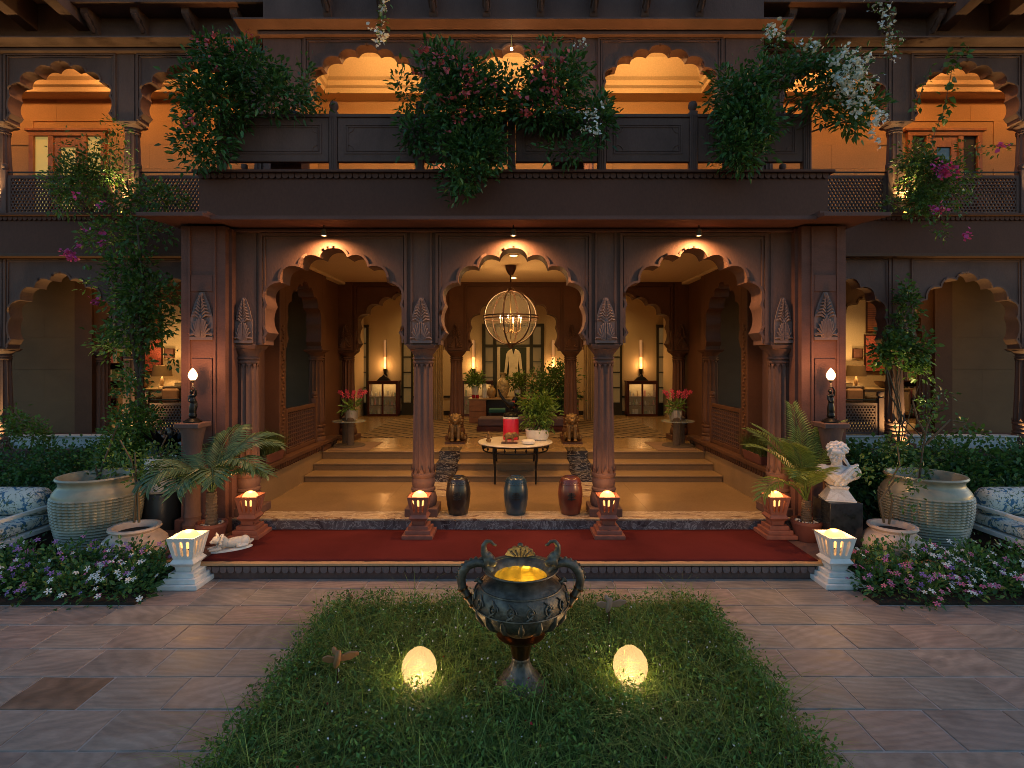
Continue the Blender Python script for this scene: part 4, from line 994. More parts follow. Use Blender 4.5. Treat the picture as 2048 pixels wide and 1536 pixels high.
# --- statuette lamps on pedestals
def statuette(s, w, x, y):
    pd = thing('carved_pedestal', '%s tall carved stone pedestal against the red pier' % w, 'pedestal', (x, y, Z_CARPET), group='carved pedestals')
    H = 1.36
    MB().box(-.13, .13, -.13, .13, 0, .10).build('base', M['stone'], pd, bevel=.01)
    MB().lathe([(.10, .10), (.115, .13), (.115, .17), (.09, .20), (.085, .24), (.095, .26), (.085, .28), (.082, .80), (.10, .83), (.10, .87), (.085, .90), (.10, .93), (.10, .98), (.09, 1.02), (.10, 1.10), (.125, 1.24), (.14, 1.30)], 28).build('shaft', M['stone'], pd, smooth=35)
    MB().box(-.145, .145, -.145, .145, 1.30, H).build('cap', M['stone'], pd, bevel=.01)
    t = thing('statuette_lamp', '%s black draped figure statuette holding up a lit flame shaped bulb' % w, 'lamp', (x, y, Z_CARPET+H), group='statuette lamps')
    MB().lathe([(.135, 0), (.135, .02), (.11, .035), (.09, .05), (.05, .075), (0, .08)], 24).build('base', M['blackmetal'], t, smooth=40)
    blob('figure', [((0, 0, .20), (.055, .05, .15)), ((.005, 0, .34), (.045, .04, .075)), ((.0, 0, .425), (.052, .034, .03)), ((-.012, -.01, .49), (.026, .028, .034)), ((-.012, .008, .505), (.03, .028, .025)), ((.0, 0, .11), (.06, .06, .06)), ((.03, .02, .27), (.03, .03, .10)), ((-.014, -.036, .485), (.006, .009, .008))],
         M['blackmetal'], t, .008, 3, tubes=[([(.045, 0, .43), (.055, -.01, .50), (.03, -.01, .55), (.005, -.01, .57)], [.02, .017, .014, .013]), ([(-.045, 0, .43), (-.05, -.02, .36), (-.03, -.045, .33)], [.02, .017, .012])])
    MB().lathe([(.012, .55), (.018, .57), (.010, .59), (.016, .61), (.008, .63), (.03, .66), (.04, .675)], 14).build('torch', M['bronze'], t, smooth=40)
    MB().lathe([(.034, .675), (.058, .71), (.068, .745), (.06, .785), (.035, .83), (.012, .86), (0, .872)], 20).build('flame_bulb', M['glow_flame'], t, smooth=60)
    t.scale = (.75, .75, .74)
    lamp('flame_light', 'POINT', (0, -.12, .80), 11, (1, .46, .17), .05, parent=t)
    return t
M['glow_flame'] = glow('lit_flame_bulb', (1.0, .58, .26), 4.0)
statuette(-1, 'left', -3.79, 6.50); statuette(1, 'right', 3.75, 6.50)

# --- big ribbed jars
def jar(x, y, label, sx=1.0):
    t = thing('ribbed_jar', label, 'jar', (x, y, 0), group='large ribbed jars')
    prof = []; zz = [(0, .345), (.06, .36), (.25, .41), (.45, .45), (.60, .465), (.70, .465), (.78, .45), (.835, .415)]
    zs = np.linspace(0, .835, 46)
    for i, z in enumerate(zs):
        r = float(np.interp(z, [a for a, b in zz], [b for a, b in zz])); prof.append((r + (.018 if i % 2 else 0)*(1 if .08 < z < .76 else 0), float(z)))
    MB().lathe(prof, 120, mod=lambda k, z: 1 - (.03 if (k % 3 == 0 and .38 < z < .74) else 0), cap=False).build('body', M['jar'], t, smooth=25)
    MB().lathe([(.415, .835), (.392, .86), (.385, .90), (.398, .93), (.415, .94), (.425, .96), (.413, .98), (.385, .975), (.375, .95), (.36, .88), (.36, .80), (0, .78)], 64, cap=False).build('rim', M['jar'], t, smooth=50)
    MB().lathe([(0, .80), (.37, .80)], 32, cap=False).build('soil', M['soil'], t)
    return t
M['jar'] = plain('grey_green_glaze', (.325, .30, .215), .4, var=.28, scale=4, coat=.15)
jar(-4.97, 6.58, 'large grey green ribbed jar beside the left daybed').scale = (.97, .97, .915); jar(4.98, 6.66, 'large grey green ribbed jar beside the right daybed').scale = (1, 1, .905)
def round_pot(x, y, k, label):
    t = thing('terracotta_pot', label, 'pot', (x, y, 0), group='round terracotta pots')
    MB().lathe([(.15*k, 0), (.20*k, .03), (.29*k, .12), (.325*k, .21), (.31*k, .29), (.25*k, .35), (.215*k, .37), (.21*k, .385)], 40, cap=False).build('body', M['terra'], t, smooth=40)
    MB().lathe([(.21*k, .38), (.235*k, .395), (.255*k, .415), (.25*k, .435), (.215*k, .435), (.195*k, .40), (.19*k, .36), (0, .36)], 40, cap=False).build('rim', M['terra'], t, smooth=50)
    MB().lathe([(0, .37), (.19*k, .37)], 24, cap=False).build('soil', M['soil'], t)
    return t
TPL = round_pot(-4.17, 6.06, 1.0, 'round terracotta pot in the left flower bed beside the jar'); TPR = round_pot(4.20, 6.10, .96, 'round terracotta pot in the right flower bed beside the jar')
# --- white planter on a dark drum, black leaf sculpture
dk = MB().lathe([(.20, 0), (.205, .02), (.205, .56), (.195, .58), (0, .58)], 32).build('dark_drum_stand', plain('slate_drum', (.035, .045, .055), .4), smooth=40, loc=(-4.52, 7.05, 0)); tag(dk, 'dark cylindrical stand under the white planter', 'stand')
wp = thing('white_planter', 'white cylindrical planter with saucer on the dark drum stand', 'planter', (-4.52, 7.05, .58))
MB().lathe([(.13, .02), (.155, .03), (.178, .30), (.182, .44), (.172, .44), (.165, .40), (0, .40)], 36).build('pot', M['white'], wp, smooth=40); MB().lathe([(.14, 0), (.20, .008), (.225, .04), (.215, .045), (.19, .02), (0, .018)], 36).build('saucer', M['white'], wp, smooth=40)
ls = thing('leaf_sculpture', 'black metal bowl with lotus leaves and fruit beside the statuette pedestal', 'sculpture', (-4.72, 7.5, .72))
MB().lathe([(.12, 0), (.20, .08), (.27, .20), (.26, .28), (.16, .36), (.12, .40)], 28, mod=lambda k, z: 1+.05*math.cos(k*PI/2)).build('urn_body', M['blackmetal'], ls, smooth=50)
lv = MB()
for k in range(9):
    a = 2*PI*k/9; o = lv.n(); lv.add([(.06, -.05, .38), (.06, .05, .38), (.2, .06, .47), (.2, -.06, .47), (.34, 0, .58+.05*(k % 2)), (.19, 0, .44)], [(0,3,5), (1,5,2), (0,5,1), (3,4,5), (5,4,2)]); lv.xf(Matrix.Rotation(a, 4, 'Z'), o)
lv.build('leaves', M['blackmetal'], ls)
for k in range(7):
    a = 2.4*k; MB().ell((.09*math.cos(a), .09*math.sin(a), .46+.02*k), .042, 10, 8).build('fruit', M['bronze'], ls, smooth=60)
MB().box(-.16, .16, -.16, .16, -.72, 0).build('stand', M['blackmetal'], ls)

# --- bust on its plinth
pl = MB().box(-.185, .185, -.18, .18, 0, .50).build('black_plinth', plain('black_granite', (.018, .02, .024), .12, var=.5, scale=14), loc=(3.72, 6.32, Z_CARPET-.005), bevel=.008); tag(pl, 'polished black square plinth under the marble bust', 'plinth')
bs = thing('marble_bust', 'veined white marble bust of a draped woman on the black plinth', 'bust', (3.72, 6.32, Z_CARPET+.495), rz=math.radians(-14)); bs.scale = (1.18, 1.1, 1.1)
M['bustm'] = marble('veined_marble', (.64, .56, .51), (.22, .14, .11), (.72, .68, .65), 2.2, .35, .35)
MB().frustum((0,0), 0, .02, .135, .125, .135, .125).frustum((0,0), .02, .12, .13, .12, .075, .07).frustum((0,0), .12, .15, .08, .075, .09, .08).build('socle', M['bustm'], bs, bevel=.006)
pr = [((0, 0, .26), (.160, .095, .105)), ((-.125, 0, .285), (.08, .08, .08)), ((.125, .0, .285), (.085, .08, .08)), ((0, .0, .19), (.10, .085, .06)), ((-.05, -.065, .25), (.06, .045, .06)), ((.05, -.065, .25), (.06, .045, .06))]
hp_ = [((0, .01, 0), (.068, .085, .085)), ((0, -.035, -.045), (.050, .050, .050)), ((0, -.066, -.078), (.022, .020, .018)), ((0, -.092, -.012), (.011, .024, .026), (.35, 0, 0)), ((0, -.103, -.026), (.014, .012, .010)), ((0, -.083, -.050), (.020, .012, .006)), ((0, -.081, -.060), (.017, .012, .006)),
       ((-.034, -.062, -.022), (.024, .022, .026)), ((.034, -.062, -.022), (.024, .022, .026)), ((-.030, -.072, .024), (.024, .014, .009)), ((.030, -.072, .024), (.024, .014, .009)), ((-.029, -.076, .007), (.012, .008, .006)), ((.029, -.076, .007), (.012, .008, .006)), ((0, -.062, .045), (.05, .03, .03)), ((-.068, .0, -.015), (.009, .018, .026)), ((.068, .0, -.015), (.009, .018, .026)),
       ((0, .035, .03), (.080, .085, .07)), ((0, .105, .0), (.045, .04, .045))]
for k in range(34):          # curls and flowers of the hair
    a = 2.399*k; h = 1-(k+.5)/34*1.05; q = math.sqrt(max(0, 1-h*h)); x, y, z = .085*q*math.cos(a), .035+.09*q*math.sin(a), .035+.078*h
    if y < -.045 and z < .055: continue
    hp_.append(((x, y, z), (.022, .022, .019)))
HM = Matrix.Translation((-.012, -.02, .475)) @ Euler((.22, .16, -.25)).to_matrix().to_4x4()
for h_ in hp_:
    c = HM @ Vector(h_[0]); e = HM.to_3x3() @ (Euler(h_[2]).to_matrix() if len(h_) > 2 else Matrix.Identity(3)); pr.append((tuple(c), h_[1], tuple(e.to_euler())))
tb_ = [([(0, .015, .30), (-.004, .005, .42)], [.058, .046])]
for k in range(6): tb_.append(([(-.175+.022*k, -.02-.018*k, .345-.012*k), (-.10+.026*k, -.095-.004*k, .265), (.01+.02*k, -.105, .16+.014*k)], [.010, .013, .009]))
tb_.append(([(.175, .0, .365), (.10, -.085, .35), (.0, -.125, .255), (-.05, -.10, .165)], [.018, .022, .022, .014]))
tb_.append(([(.165, .03, .35), (.12, -.085, .32), (.03, -.125, .225)], [.014, .016, .012]))
tb_.append(([(.05, .06, .45), (.08, .02, .40), (.095, -.03, .355)], [.02, .018, .012]))
blob('figure', pr, M['bustm'], bs, .005, 1, tubes=tb_)
# --- reclining cat/lion on the carpet corner
ct = thing('reclining_statue', 'small white stone reclining animal statue on the carpet corner', 'statue', (-3.10, 6.06, Z_CARPET+.009), rz=math.radians(38))
MB().lathe([(0, 0), (1, 0), (1, .5), (.93, 1), (0, 1)], 28).xf(Matrix.Diagonal((.21, .075, .022, 1))).build('base', M['white'], ct, smooth=40)
CB = blob('body', [((.03, 0, .058), (.115, .044, .040)), ((.10, -.012, .058), (.045, .050, .046)), ((-.075, 0, .075), (.045, .042, .048)), ((-.125, -.008, .100), (.036, .036, .034)), ((-.158, -.010, .090), (.020, .020, .016)), ((-.172, -.010, .094), (.007, .008, .006)), ((-.118, .020, .137), (.010, .007, .020)), ((-.118, -.036, .137), (.010, .007, .020)),
     ((-.152, .012, .108), (.008, .006, .006)), ((-.152, -.032, .108), (.008, .006, .006)), ((-.14, -.040, .032), (.055, .013, .013)), ((-.14, .030, .032), (.055, .013, .013)), ((.07, -.055, .032), (.05, .014, .014))] + [((-.095+.018*math.cos(q), -.008+.046*math.sin(q*1.0), .085+.045*math.cos(q)), (.014, .012, .014)) for q in [k*.63 for k in range(10)]],
     plain('white_stone_statue', (.66, .62, .56), .6, var=.25), ct, .0048, 1, tubes=[([(.14, -.02, .04), (.175, .02, .045), (.15, .05, .045), (.08, .055, .04)], [.012, .010, .010, .012])])
CB.scale = (1.25, 1.2, 1.35)

# --- palms' pots
def palm_pot(x, y, label):
    t = thing('potted_palm', label, 'palm', (x, y, Z_CARPET), group='potted palms')
    MB().lathe([(.115, 0), (.12, .005), (.165, .20), (.172, .20), (.172, .235), (.155, .235), (.15, .20), (0, .19)], 32).build('pot', M['potbrown'], t, smooth=40)
    st = MB(); r = random.Random(5)
    for k in range(60):
        a = r.uniform(0, 2*PI); q = .145*math.sqrt(r.random()); st.ell((q*math.cos(a), q*math.sin(a), .20+r.uniform(0, .012)), (r.uniform(.010, .02), r.uniform(.010, .018), .010), 6, 4)
    tag(st.build('pebbles', M['white'] if x > 0 else M['mortar'], t, smooth=60), kind='stuff')
    return t
PALM_L = palm_pot(-3.47, 6.32, 'potted palm with broad drooping plumes before the left pier'); PALM_R = palm_pot(3.42, 6.42, 'potted palm with upright feathered fronds before the right pier')

# --- daybeds
def floral(name):
    m, nt, b = nmat(name); v = tex_coord(nt)
    vo = nt.nodes.new('ShaderNodeTexVoronoi'); vo.inputs['Scale'].default_value = 10; vo.inputs['Randomness'].default_value = 1
    wv = mixc(nt, .55, v, nt.nodes.new('ShaderNodeTexNoise').outputs[1], 'ADD'); lk(nt, wv, vo.inputs['Vector'])
    n1 = noise(nt, v, 9, 4, .6, 1.5); n2 = noise(nt, v, 16, 3, .5, 2.0)
    col = mixc(nt, ramp(nt, n1, [(.53, (0,0,0)), (.57, (1,1,1))]), (.62, .62, .56), (.07, .17, .28))
    col = mixc(nt, ramp(nt, n2, [(.58, (0,0,0)), (.62, (1,1,1))]), col, (.10, .14, .08))
    col = mixc(nt, ramp(nt, vo.outputs['Distance'], [(.12, (1,1,1)), (.17, (0,0,0))]), col, (.18, .30, .42))
    lk(nt, col, b.inputs['Base Color']); b.inputs['Roughness'].default_value = .9; b.inputs['Specular IOR Level'].default_value = .1
    bump(nt, b, noise(nt, v, 7, 3), .3, .03)
    return m
M['floral'] = floral('blue_floral_fabric')
def daybed(s, w):
    t = thing('daybed', 'low white framed daybed with blue floral cushions at the %s edge' % w, 'daybed', (s*5.62, 6.0, 0), group='daybeds')
    g = lambda a, b_: sorted((s*a, s*b_))
    L = 2.2
    for y in (0.0, .92): MB().box(*g(0, .05), y-.025, y+.025, 0, .50).build('leg', M['white'], t, bevel=.006)
    MB().box(*g(0, .05), -.025, .97, .465, .505).build('arm_rail', M['white'], t, bevel=.006)
    MB().box(*g(0, .05), -.025, .97, .20, .255).build('side_rail', M['white'], t, bevel=.006)
    MB().box(*g(.05, L), -.025, .02, .20, .255).build('front_rail', M['white'], t, bevel=.006); MB().box(*g(.05, L), .92, .97, .20, .50).build('back_rail', M['white'], t, bevel=.006)
    MB().box(*g(L-.05, L), -.025, .97, 0, .50).build('end_frame', M['white'], t)
    sl = MB()
    for k in range(8): sl.box(*g(.06+k*.27, .20+k*.27), .02, .92, .232, .25)
    sl.build('slats', M['white'], t)
    MB().box(*g(.055, L-.06), .0, .90, .258, .38).build('seat_cushion', M['floral'], t, bevel=.045)
    n = 26; pf = []
    b = MB(); path = [(s*(.075+.0*k), 0, 0) for k in range(2)]
    prof = [(0, 0), (.09, .004), (.135, .02), (.158, .05), (.165, .12), (.168, .9), (.166, 1.9), (.14, 1.98), (0, 2.0)]
    b.lathe(prof, n).xf(Matrix.Translation((s*.07, .70, .548)) @ Matrix.Rotation(s*PI/2, 4, 'Y')).build('bolster', M['floral'], t, smooth=60)
daybed(-1, 'left'); daybed(1, 'right')

# --- bronze urn
ur = thing('bronze_urn', 'large dark bronze urn with elephant handles standing in the grass', 'urn', (.05, 3.78, 0)); ur.scale = (1, 1, .935)
lamp('urn_light', 'POINT', (-.09, -.07, .72), 2.0, (1, .76, .24), .03, parent=ur)
gad = lambda k, z: 1 + (.022*abs(math.cos(k*PI/6)) if .45 < z < .66 else 0) + .006*math.sin(k*2.3+z*40)*math.sin(k*.9-z*23)
MB().lathe([(.175, 0), (.178, .03), (.165, .05), (.15, .06), (.135, .09), (.095, .13), (.07, .18), (.06, .21), (.064, .22), (.06, .235)], 40, mod=lambda k, z: 1+(.03*math.cos(k*PI/2) if .07 < z < .2 else 0)).build('foot', M['bronze'], ur, smooth=40)
MB().lathe([(.055, .235), (.06, .25), (.072, .32), (.085, .36)], 40, mod=lambda k, z: 1+.05*math.cos(k*PI/2)).build('stem', M['bronze_warm'], ur, smooth=50)
MB().lathe([(.085, .36), (.13, .375), (.165, .40), (.168, .41), (.15, .415), (.105, .42), (.10, .45), (.13, .475)], 48).build('collar', M['bronze_warm'], ur, smooth=40)
MB().lathe([(.12, .465), (.20, .49), (.27, .54), (.312, .61), (.322, .67), (.31, .73), (.27, .785), (.22, .815), (.195, .83)], 72, mod=gad, cap=False).build('body', M['bronze'], ur, smooth=60)
MB().lathe([(.195, .83), (.205, .85), (.235, .875), (.258, .885), (.256, .892), (.225, .882), (.195, .855), (.18, .83)], 56, cap=False).build('lip', M['bronze'], ur, smooth=50)
MB().lathe([(.228, .884), (.195, .852), (.18, .82), (.20, .78), (.22, .70), (.18, .60), (0, .58)], 56, cap=False, mod=lambda k, z: 1-(.03 if k % 4 == 0 and z < .80 else 0)).build('lining', M['brass_lining'], ur, smooth=50)
def on_body(a, z, off=.004):
    r = float(np.interp(z, [.49, .54, .61, .67, .73, .785, .815], [.20, .27, .312, .322, .31, .27, .22]))*1.012 + off
    return (r*math.cos(a), r*math.sin(a), z)
rl = MB()
for k in range(16):
    a = 2*PI*k/16
    rl.tube([on_body(a, .50), on_body(a, .545), on_body(a, .59), on_body(a, .635, .002)], [.010, .020, .022, .006], 7, flat=1.0)
    rl.tube([on_body(a+.1+.16*math.sin(t*3.0)*(1-t*.2), .655+.10*t) for t in [i/7 for i in range(8)]], [.007, .008, .009, .009, .008, .008, .007, .004], 5)
    rl.tube([on_body(a+.2+.10*math.cos(t), .70+.035*math.sin(t)) for t in [i*.7 for i in range(8)]], .006, 5)
    rl.ell(on_body(a+.2, .70), (.014, .014, .014), 8, 6)
for z in (.645, .775): rl.tube([on_body(2*PI*q/60, z) for q in range(61)], .006, 5)
rl.build('relief', M['bronze'], ur, smooth=60)
sh = [(-.105, .86)]
for k in range(7):
    a0 = PI - PI*k/7; a1 = PI - PI*(k+1)/7; c0 = (.105*math.cos(a0), .885+.075*math.sin(a0)); c1 = (.105*math.cos(a1), .885+.075*math.sin(a1)); sh += arc(c0, c1, .28, (0, .85), 4)
cr = MB().prism(sh + [(.105, .86)], .222, .240).ell((0, .226, .972), (.022, .016, .02), 10, 6)
for k in range(5): cr.tube([(.018*(k-2), .219, .885), (.036*(k-2), .217, .94-.008*abs(k-2))], .006, 5)
cr.build('crest', M['bronze'], ur, smooth=45)
for s in (-1, 1):
    hpth = [(.20, .86), (.245, .92), (.305, .93), (.365, .905), (.40, .855), (.41, .80), (.40, .74), (.37, .685), (.335, .63), (.28, .57), (.26, .50), (.252, .455)]
    MB().tube([(s*x, 0, z) for x, z in hpth], [.03, .034, .034, .034, .034, .03, .03, .028, .028, .03, .026, .008], 12).build('handle', M['bronze'], ur, smooth=60)
    rb = MB()
    for k in range(9):
        i = k*.45+1; j = int(i); f = i-j; x = hpth[j][0]+(hpth[j+1][0]-hpth[j][0])*f; z = hpth[j][1]+(hpth[j+1][1]-hpth[j][1])*f
        cxn, czn = x-.27, z-.83; L = math.hypot(cxn, czn) or 1; rb.ell((s*(x+cxn/L*.032), 0, z+czn/L*.032), (.012, .014, .012), 8, 5)
    rb.build('handle_beads', M['bronze'], ur, smooth=60)
    for (i, r) in ((6, .036), (7, .034), (8, .035)):
        a, b_ = hpth[i], hpth[i+1]; MB().tube([(s*a[0], 0, a[1]), (s*(a[0]+(b_[0]-a[0])*.2), 0, a[1]+(b_[1]-a[1])*.2)], r, 12).build('ring', M['bronze_warm'], ur, smooth=60)
    blob('elephant_head', [((s*.215, 0, .945), (.042, .042, .042)), ((s*.225, -.005, .975), (.032, .03, .035)), ((s*.19, -.035, .935), (.03, .012, .03)), ((s*.235, -.036, .935), (.02, .01, .032)), ((s*.235, .036, .935), (.02, .01, .032))], M['bronze'], ur, .007, 3,
         tubes=[([(s*.235, -.01, .96), (s*.252, -.01, 1.01), (s*.254, -.01, 1.055), (s*.235, -.01, 1.085), (s*.205, -.01, 1.085), (s*.185, -.01, 1.06), (s*.165, -.01, 1.055)], [.03, .025, .02, .017, .014, .012, .010])])
    blob('lower_leaf', [((s*.30, 0, .80), (.03, .012, .012), (0, s*.8, 0)), ((s*.275, 0, .785), (.02, .02, .015))], M['bronze'], ur, .007, 2)
# --- glowing eggs, bird ornaments, finial
for x, y, w in ((-.65, 3.79, 'left'), (.81, 3.81, 'right')):
    eg = tag(MB().lathe([(0, -.01), (.07, .0), (.105, .045), (.120, .10), (.112, .155), (.085, .20), (.045, .232), (0, .243)], 32).build('egg_lamp', M['egg_glass'], smooth=80, loc=(x, y, .03)), 'glowing egg shaped lamp in the grass %s of the urn' % w, 'lamp', 'egg lamps')
    lamp('egg_light', 'POINT', (0, 0, .095), 12, (1, .64, .30), .03, parent=eg)
def bird_orn(x, y, z, rz, mat, label, k):
    t = thing('bird_ornament', label, 'garden ornament', (x, y, 0), rz, 'bird ornaments')
    MB().tube([(0, 0, 0), (0, 0, z)], .006, 6).build('stake', M['wood'], t)
    blob('body', [((0, 0, z+.03*k), (.024*k, .028*k, .075*k), (.2, .25, 0)), ((-.02*k, 0, z+.09*k), (.018*k, .018*k, .03*k), (0, -.25, 0))], mat, t, .005*k, 3)
    for s, L in ((-1, .085), (1, .13)):
        w = [(0, -.025), (L*.5, -.04), (L, -.02), (L*1.02, .005), (L*.6, .03), (0, .02)]
        MB().prism([(s*(p[0]+.015)*k, p[1]*k) for p in w], -.006, .006, 'y').xf(Matrix.Translation((0, 0, z+.03*k)) @ Matrix.Rotation(-s*.30 if s > 0 else .12, 4, 'Y') @ Matrix.Rotation(.4, 4, 'X')).build('wing', mat, t, bevel=.003)
bird_orn(-1.21, 3.78, .17, .1, plain('terracotta_bird', (.34, .15, .06), .7), 'terracotta flying bird ornament in the grass at the left', 1.0)
bird_orn(.79, 4.55, .20, -.1, plain('grey_bird', (.22, .17, .14), .7), 'grey brown flying bird ornament in the grass at the right', 1.0)
tag(MB().lathe([(.012, 0), (.012, .1), (.022, .12), (.034, .15), (.03, .18), (.014, .20), (.012, .215), (.004, .235), (0, .237)], 16).build('brass_finial', M['gold'], smooth=50, loc=(-1.50, 5.02, .0)), 'small brass garden finial at the back left corner of the grass', 'finial').scale = (1, 1, .6)
# --- ceramic pots on the terrace
def t_pot(x, y, c, label, k=1.0):
    o = MB().lathe([(.14*k, 0), (.16*k, .02), (.20*k, .36), (.215*k, .37), (.215*k, .42), (.19*k, .42), (.18*k, .36), (0, .35)], 28).build('terrace_pot', plain('pot_'+label.split()[0], c, .45), smooth=40, loc=(x, y, 5.1)); tag(o, label, 'pot', 'terrace pots')
    MB().box(-.2, .2, -.15, .15, 4.62-5.1, 0).build('stand', M['stone'], o)
t_pot(-2.98, 7.35, (.06, .09, .12), 'blue grey pot behind the terrace balustrade at the left'); t_pot(.72, 7.35, (.16, .24, .24), 'pale teal pot behind the terrace balustrade in the middle'); t_pot(3.05, 7.35, (.05, .09, .11), 'dark teal pot behind the terrace balustrade at the right', 1.1)
# --- fern troughs on the parapets
TROUGH = []
for s, w in ((-1, 'left'), (1, 'right')):
    o = thing('fern_trough', 'red clay trough of fine ferns on the %s parapet' % w, 'planter', (s*3.46, 7.72, .836), group='fern troughs')
    MB().frustum((0,0), 0, .14, .11, .26, .135, .29).build('trough', M['potbrown'], o, bevel=.008); TROUGH.append(o)
# ------------------------------------------------------------------ lobby
YB = Y_BACK
def rugmat():
    m, nt, b = nmat('lattice_rug'); v = tex_coord(nt, (1,1,1), 'World'); sp = nt.nodes.new('ShaderNodeSeparateXYZ'); lk(nt, v, sp.inputs[0])
    def mt(op, a, b_=None):
        n = nt.nodes.new('ShaderNodeMath'); n.operation = op
        for i, q in enumerate((a, b_)):
            if q is None: continue
            if isinstance(q, (int, float)): n.inputs[i].default_value = q
            else: lk(nt, q, n.inputs[i])
        return n.outputs[0]
    ax = mt('ADD', sp.outputs[0], sp.outputs[1]); bx = mt('SUBTRACT', sp.outputs[0], sp.outputs[1]); L = []
    for q in (ax, bx): L.append(mt('LESS_THAN', mt('FRACT', mt('MULTIPLY', q, 2.3)), .16))
    f = mt('MAXIMUM', L[0], L[1])
    lk(nt, mixc(nt, f, (.24, .16, .085), (.035, .02, .012)), b.inputs['Base Color']); b.inputs['Roughness'].default_value = .9; return m
tag(MB().box(-3.25, 3.25, 11.35, 15.1, Z_HALL+.001, Z_HALL+.008).build('lattice_rug', rugmat()), 'tan rug with dark diagonal lattice in the lobby', 'rug')
for s, w in ((-1, 'left'), (1, 'right')): tag(MB().box(*sorted((s*2.55, s*3.28)), 9.72, 10.75, Z_HALL+.001, Z_HALL+.006).build('small_mat', plain('mat_'+w, (.22, .13, .08), .9), bevel=.002), 'small mat under the %s log side table' % w, 'mat')
def sconce(px, label):
    x = (px-VX)*16.0/FPX; t = thing('wall_sconce', label, 'sconce', (x, YB-.06, 0), group='tube wall sconces')
    MB().lathe([(.036, 2.03), (.04, 2.04), (.04, 2.36)], 16, cap=False).build('lit_tube', M['glow_tube'], t, smooth=60); MB().lathe([(.04, 2.361), (.04, 2.86), (0, 2.86)], 16).build('upper_tube', M['glow_shade'], t, smooth=60)
    MB().tube([(.05, -.06, 2.0), (.05, -.06, 2.88)], .006, 5).build('side_rod', M['blackmetal'], t)
    MB().lathe([(.02, 1.82), (.045, 1.88), (.05, 1.95), (.055, 2.02), (.0, 2.03)], 14).build('holder', M['blackmetal'], t, smooth=40)
    MB().ell((0, .02, 1.80), (.07, .03, .09), 12, 8).build('back_plate', M['blackmetal'], t, smooth=60)
    lamp('sconce_light', 'POINT', (0, -.12, 2.12), 5, (1, .5, .16), .06, parent=t)
sconce(768, 'leftmost tall tube wall sconce above the left display cabinet'); sconce(946, 'tube wall sconce left of the framed coat'); sconce(1107, 'tube wall sconce right of the framed coat'); sconce(1284, 'rightmost tall tube wall sconce above the right display cabinet')
def cabinet(px, label, seed):
    x = (px-VX)*15.8/FPX; t = thing('display_cabinet', label, 'cabinet', (x, 15.95, Z_HALL), group='display cabinets'); w, h, d = .43, .98, .20
    fb = MB()
    for (a, b_) in ((-w, -w+.05), (-.025, .025), (w-.05, w)): fb.box(a, b_, -d-.02, -d+.03, .04, h)
    fb.box(-w, w, -d-.022, -d+.03, h-.06, h); fb.box(-w, w, -d-.022, -d+.03, 0, .07); fb.build('door_frame', M['woodred'], t, bevel=.004)
    cs = MB(); cs.box(-w, -w+.02, -d, d, 0, h); cs.box(w-.02, w, -d, d, 0, h); cs.box(-w-.02, w+.02, -d-.04, d, h, h+.035); cs.box(-w, w, -d, d, 0, .04); cs.build('carcass', M['woodred'], t)
    MB().box(-w, w, d-.02, d, 0, h).build('back', plain('cabinet_lining', (.55, .42, .25), .7), t)
    for z in (.30, .55): MB().box(-w+.02, w-.02, -d+.03, d-.02, z, z+.015).build('shelf', M['woodred'], t)
    r = random.Random(seed); cc = [(.7,.62,.45), (.5,.32,.12), (.65,.2,.2), (.2,.3,.15), (.75,.7,.6)]
    for z in (.04, .315, .565):
        for k in range(7):
            xx = -w+.08+k*.115+r.uniform(-.02, .02); hh = r.uniform(.06, .19); ww = r.uniform(.02, .04)
            if r.random() < .5: MB().lathe([(ww*.7, 0), (ww, hh*.4), (ww*.4, hh*.8), (ww*.6, hh)], 10, (xx, -.05, z)).build('curio', CUR[r.randrange(5)], t, smooth=50)
            else: MB().box(xx-ww, xx+ww, -.08, -.03, z, z+hh).build('curio', CUR[r.randrange(5)], t)
    lamp('cabinet_light', 'AREA', (0, 0, h-.03), 2.4, (1, .66, .28), target=(0, 0, 0), size=(.7, .25), parent=t)
    MB().box(-w+.05, w-.05, -d-.003, -d+.003, .07, h-.06).build('glass', M['glass'], t)
    MB().prism([(-.20, h+.036), (.20, h+.036), (.12, h+.12), (.05, h+.16), (0, h+.22), (-.05, h+.16), (-.12, h+.12)], -.08, .04).build('carved_crest', M['dark'], t)
CUR = [plain('curio%d' % i, c, .4) for i, c in enumerate([(.7,.62,.45), (.5,.32,.12), (.65,.2,.2), (.2,.3,.15), (.75,.7,.6)])]
cabinet(766, 'mahogany glass cabinet of curios at the left of the lobby', 1); cabinet(1284, 'mahogany glass cabinet of curios at the right of the lobby', 2); cabinet(955, 'mahogany glass cabinet behind the lobby desk', 3)
def glazed_door(px, label, lit):
    x = (px-VX)*16.1/FPX; t = thing('glazed_door', label, 'door', (x, YB-.03, Z_HALL), group='lobby glazed doors'); w, h = .17, 2.65
    fb = MB(); fb.box(-w, -w+.06, -.03, .03, 0, h); fb.box(w-.06, w, -.03, .03, 0, h); fb.box(-w, w, -.031, .03, h-.08, h); fb.box(-w, w, -.031, .03, 0, .35)
    for z in (.8, 1.25, 1.7, 2.1): fb.box(-w+.06, w-.06, -.025, .02, z-.02, z+.02)
    fb.build('frame', M['frame'], t)
    zs = [.35, .8, 1.25, 1.7, 2.1, h-.08]
    for a, b_ in zip(zs[:-1], zs[1:]): MB().box(-w+.06, w-.06, -.003, .003, a+.02, b_-.02).build('pane', M['pane_door'], t)
M['pane_door'] = glow('lit_door_pane', (.22, .14, .05), .22)
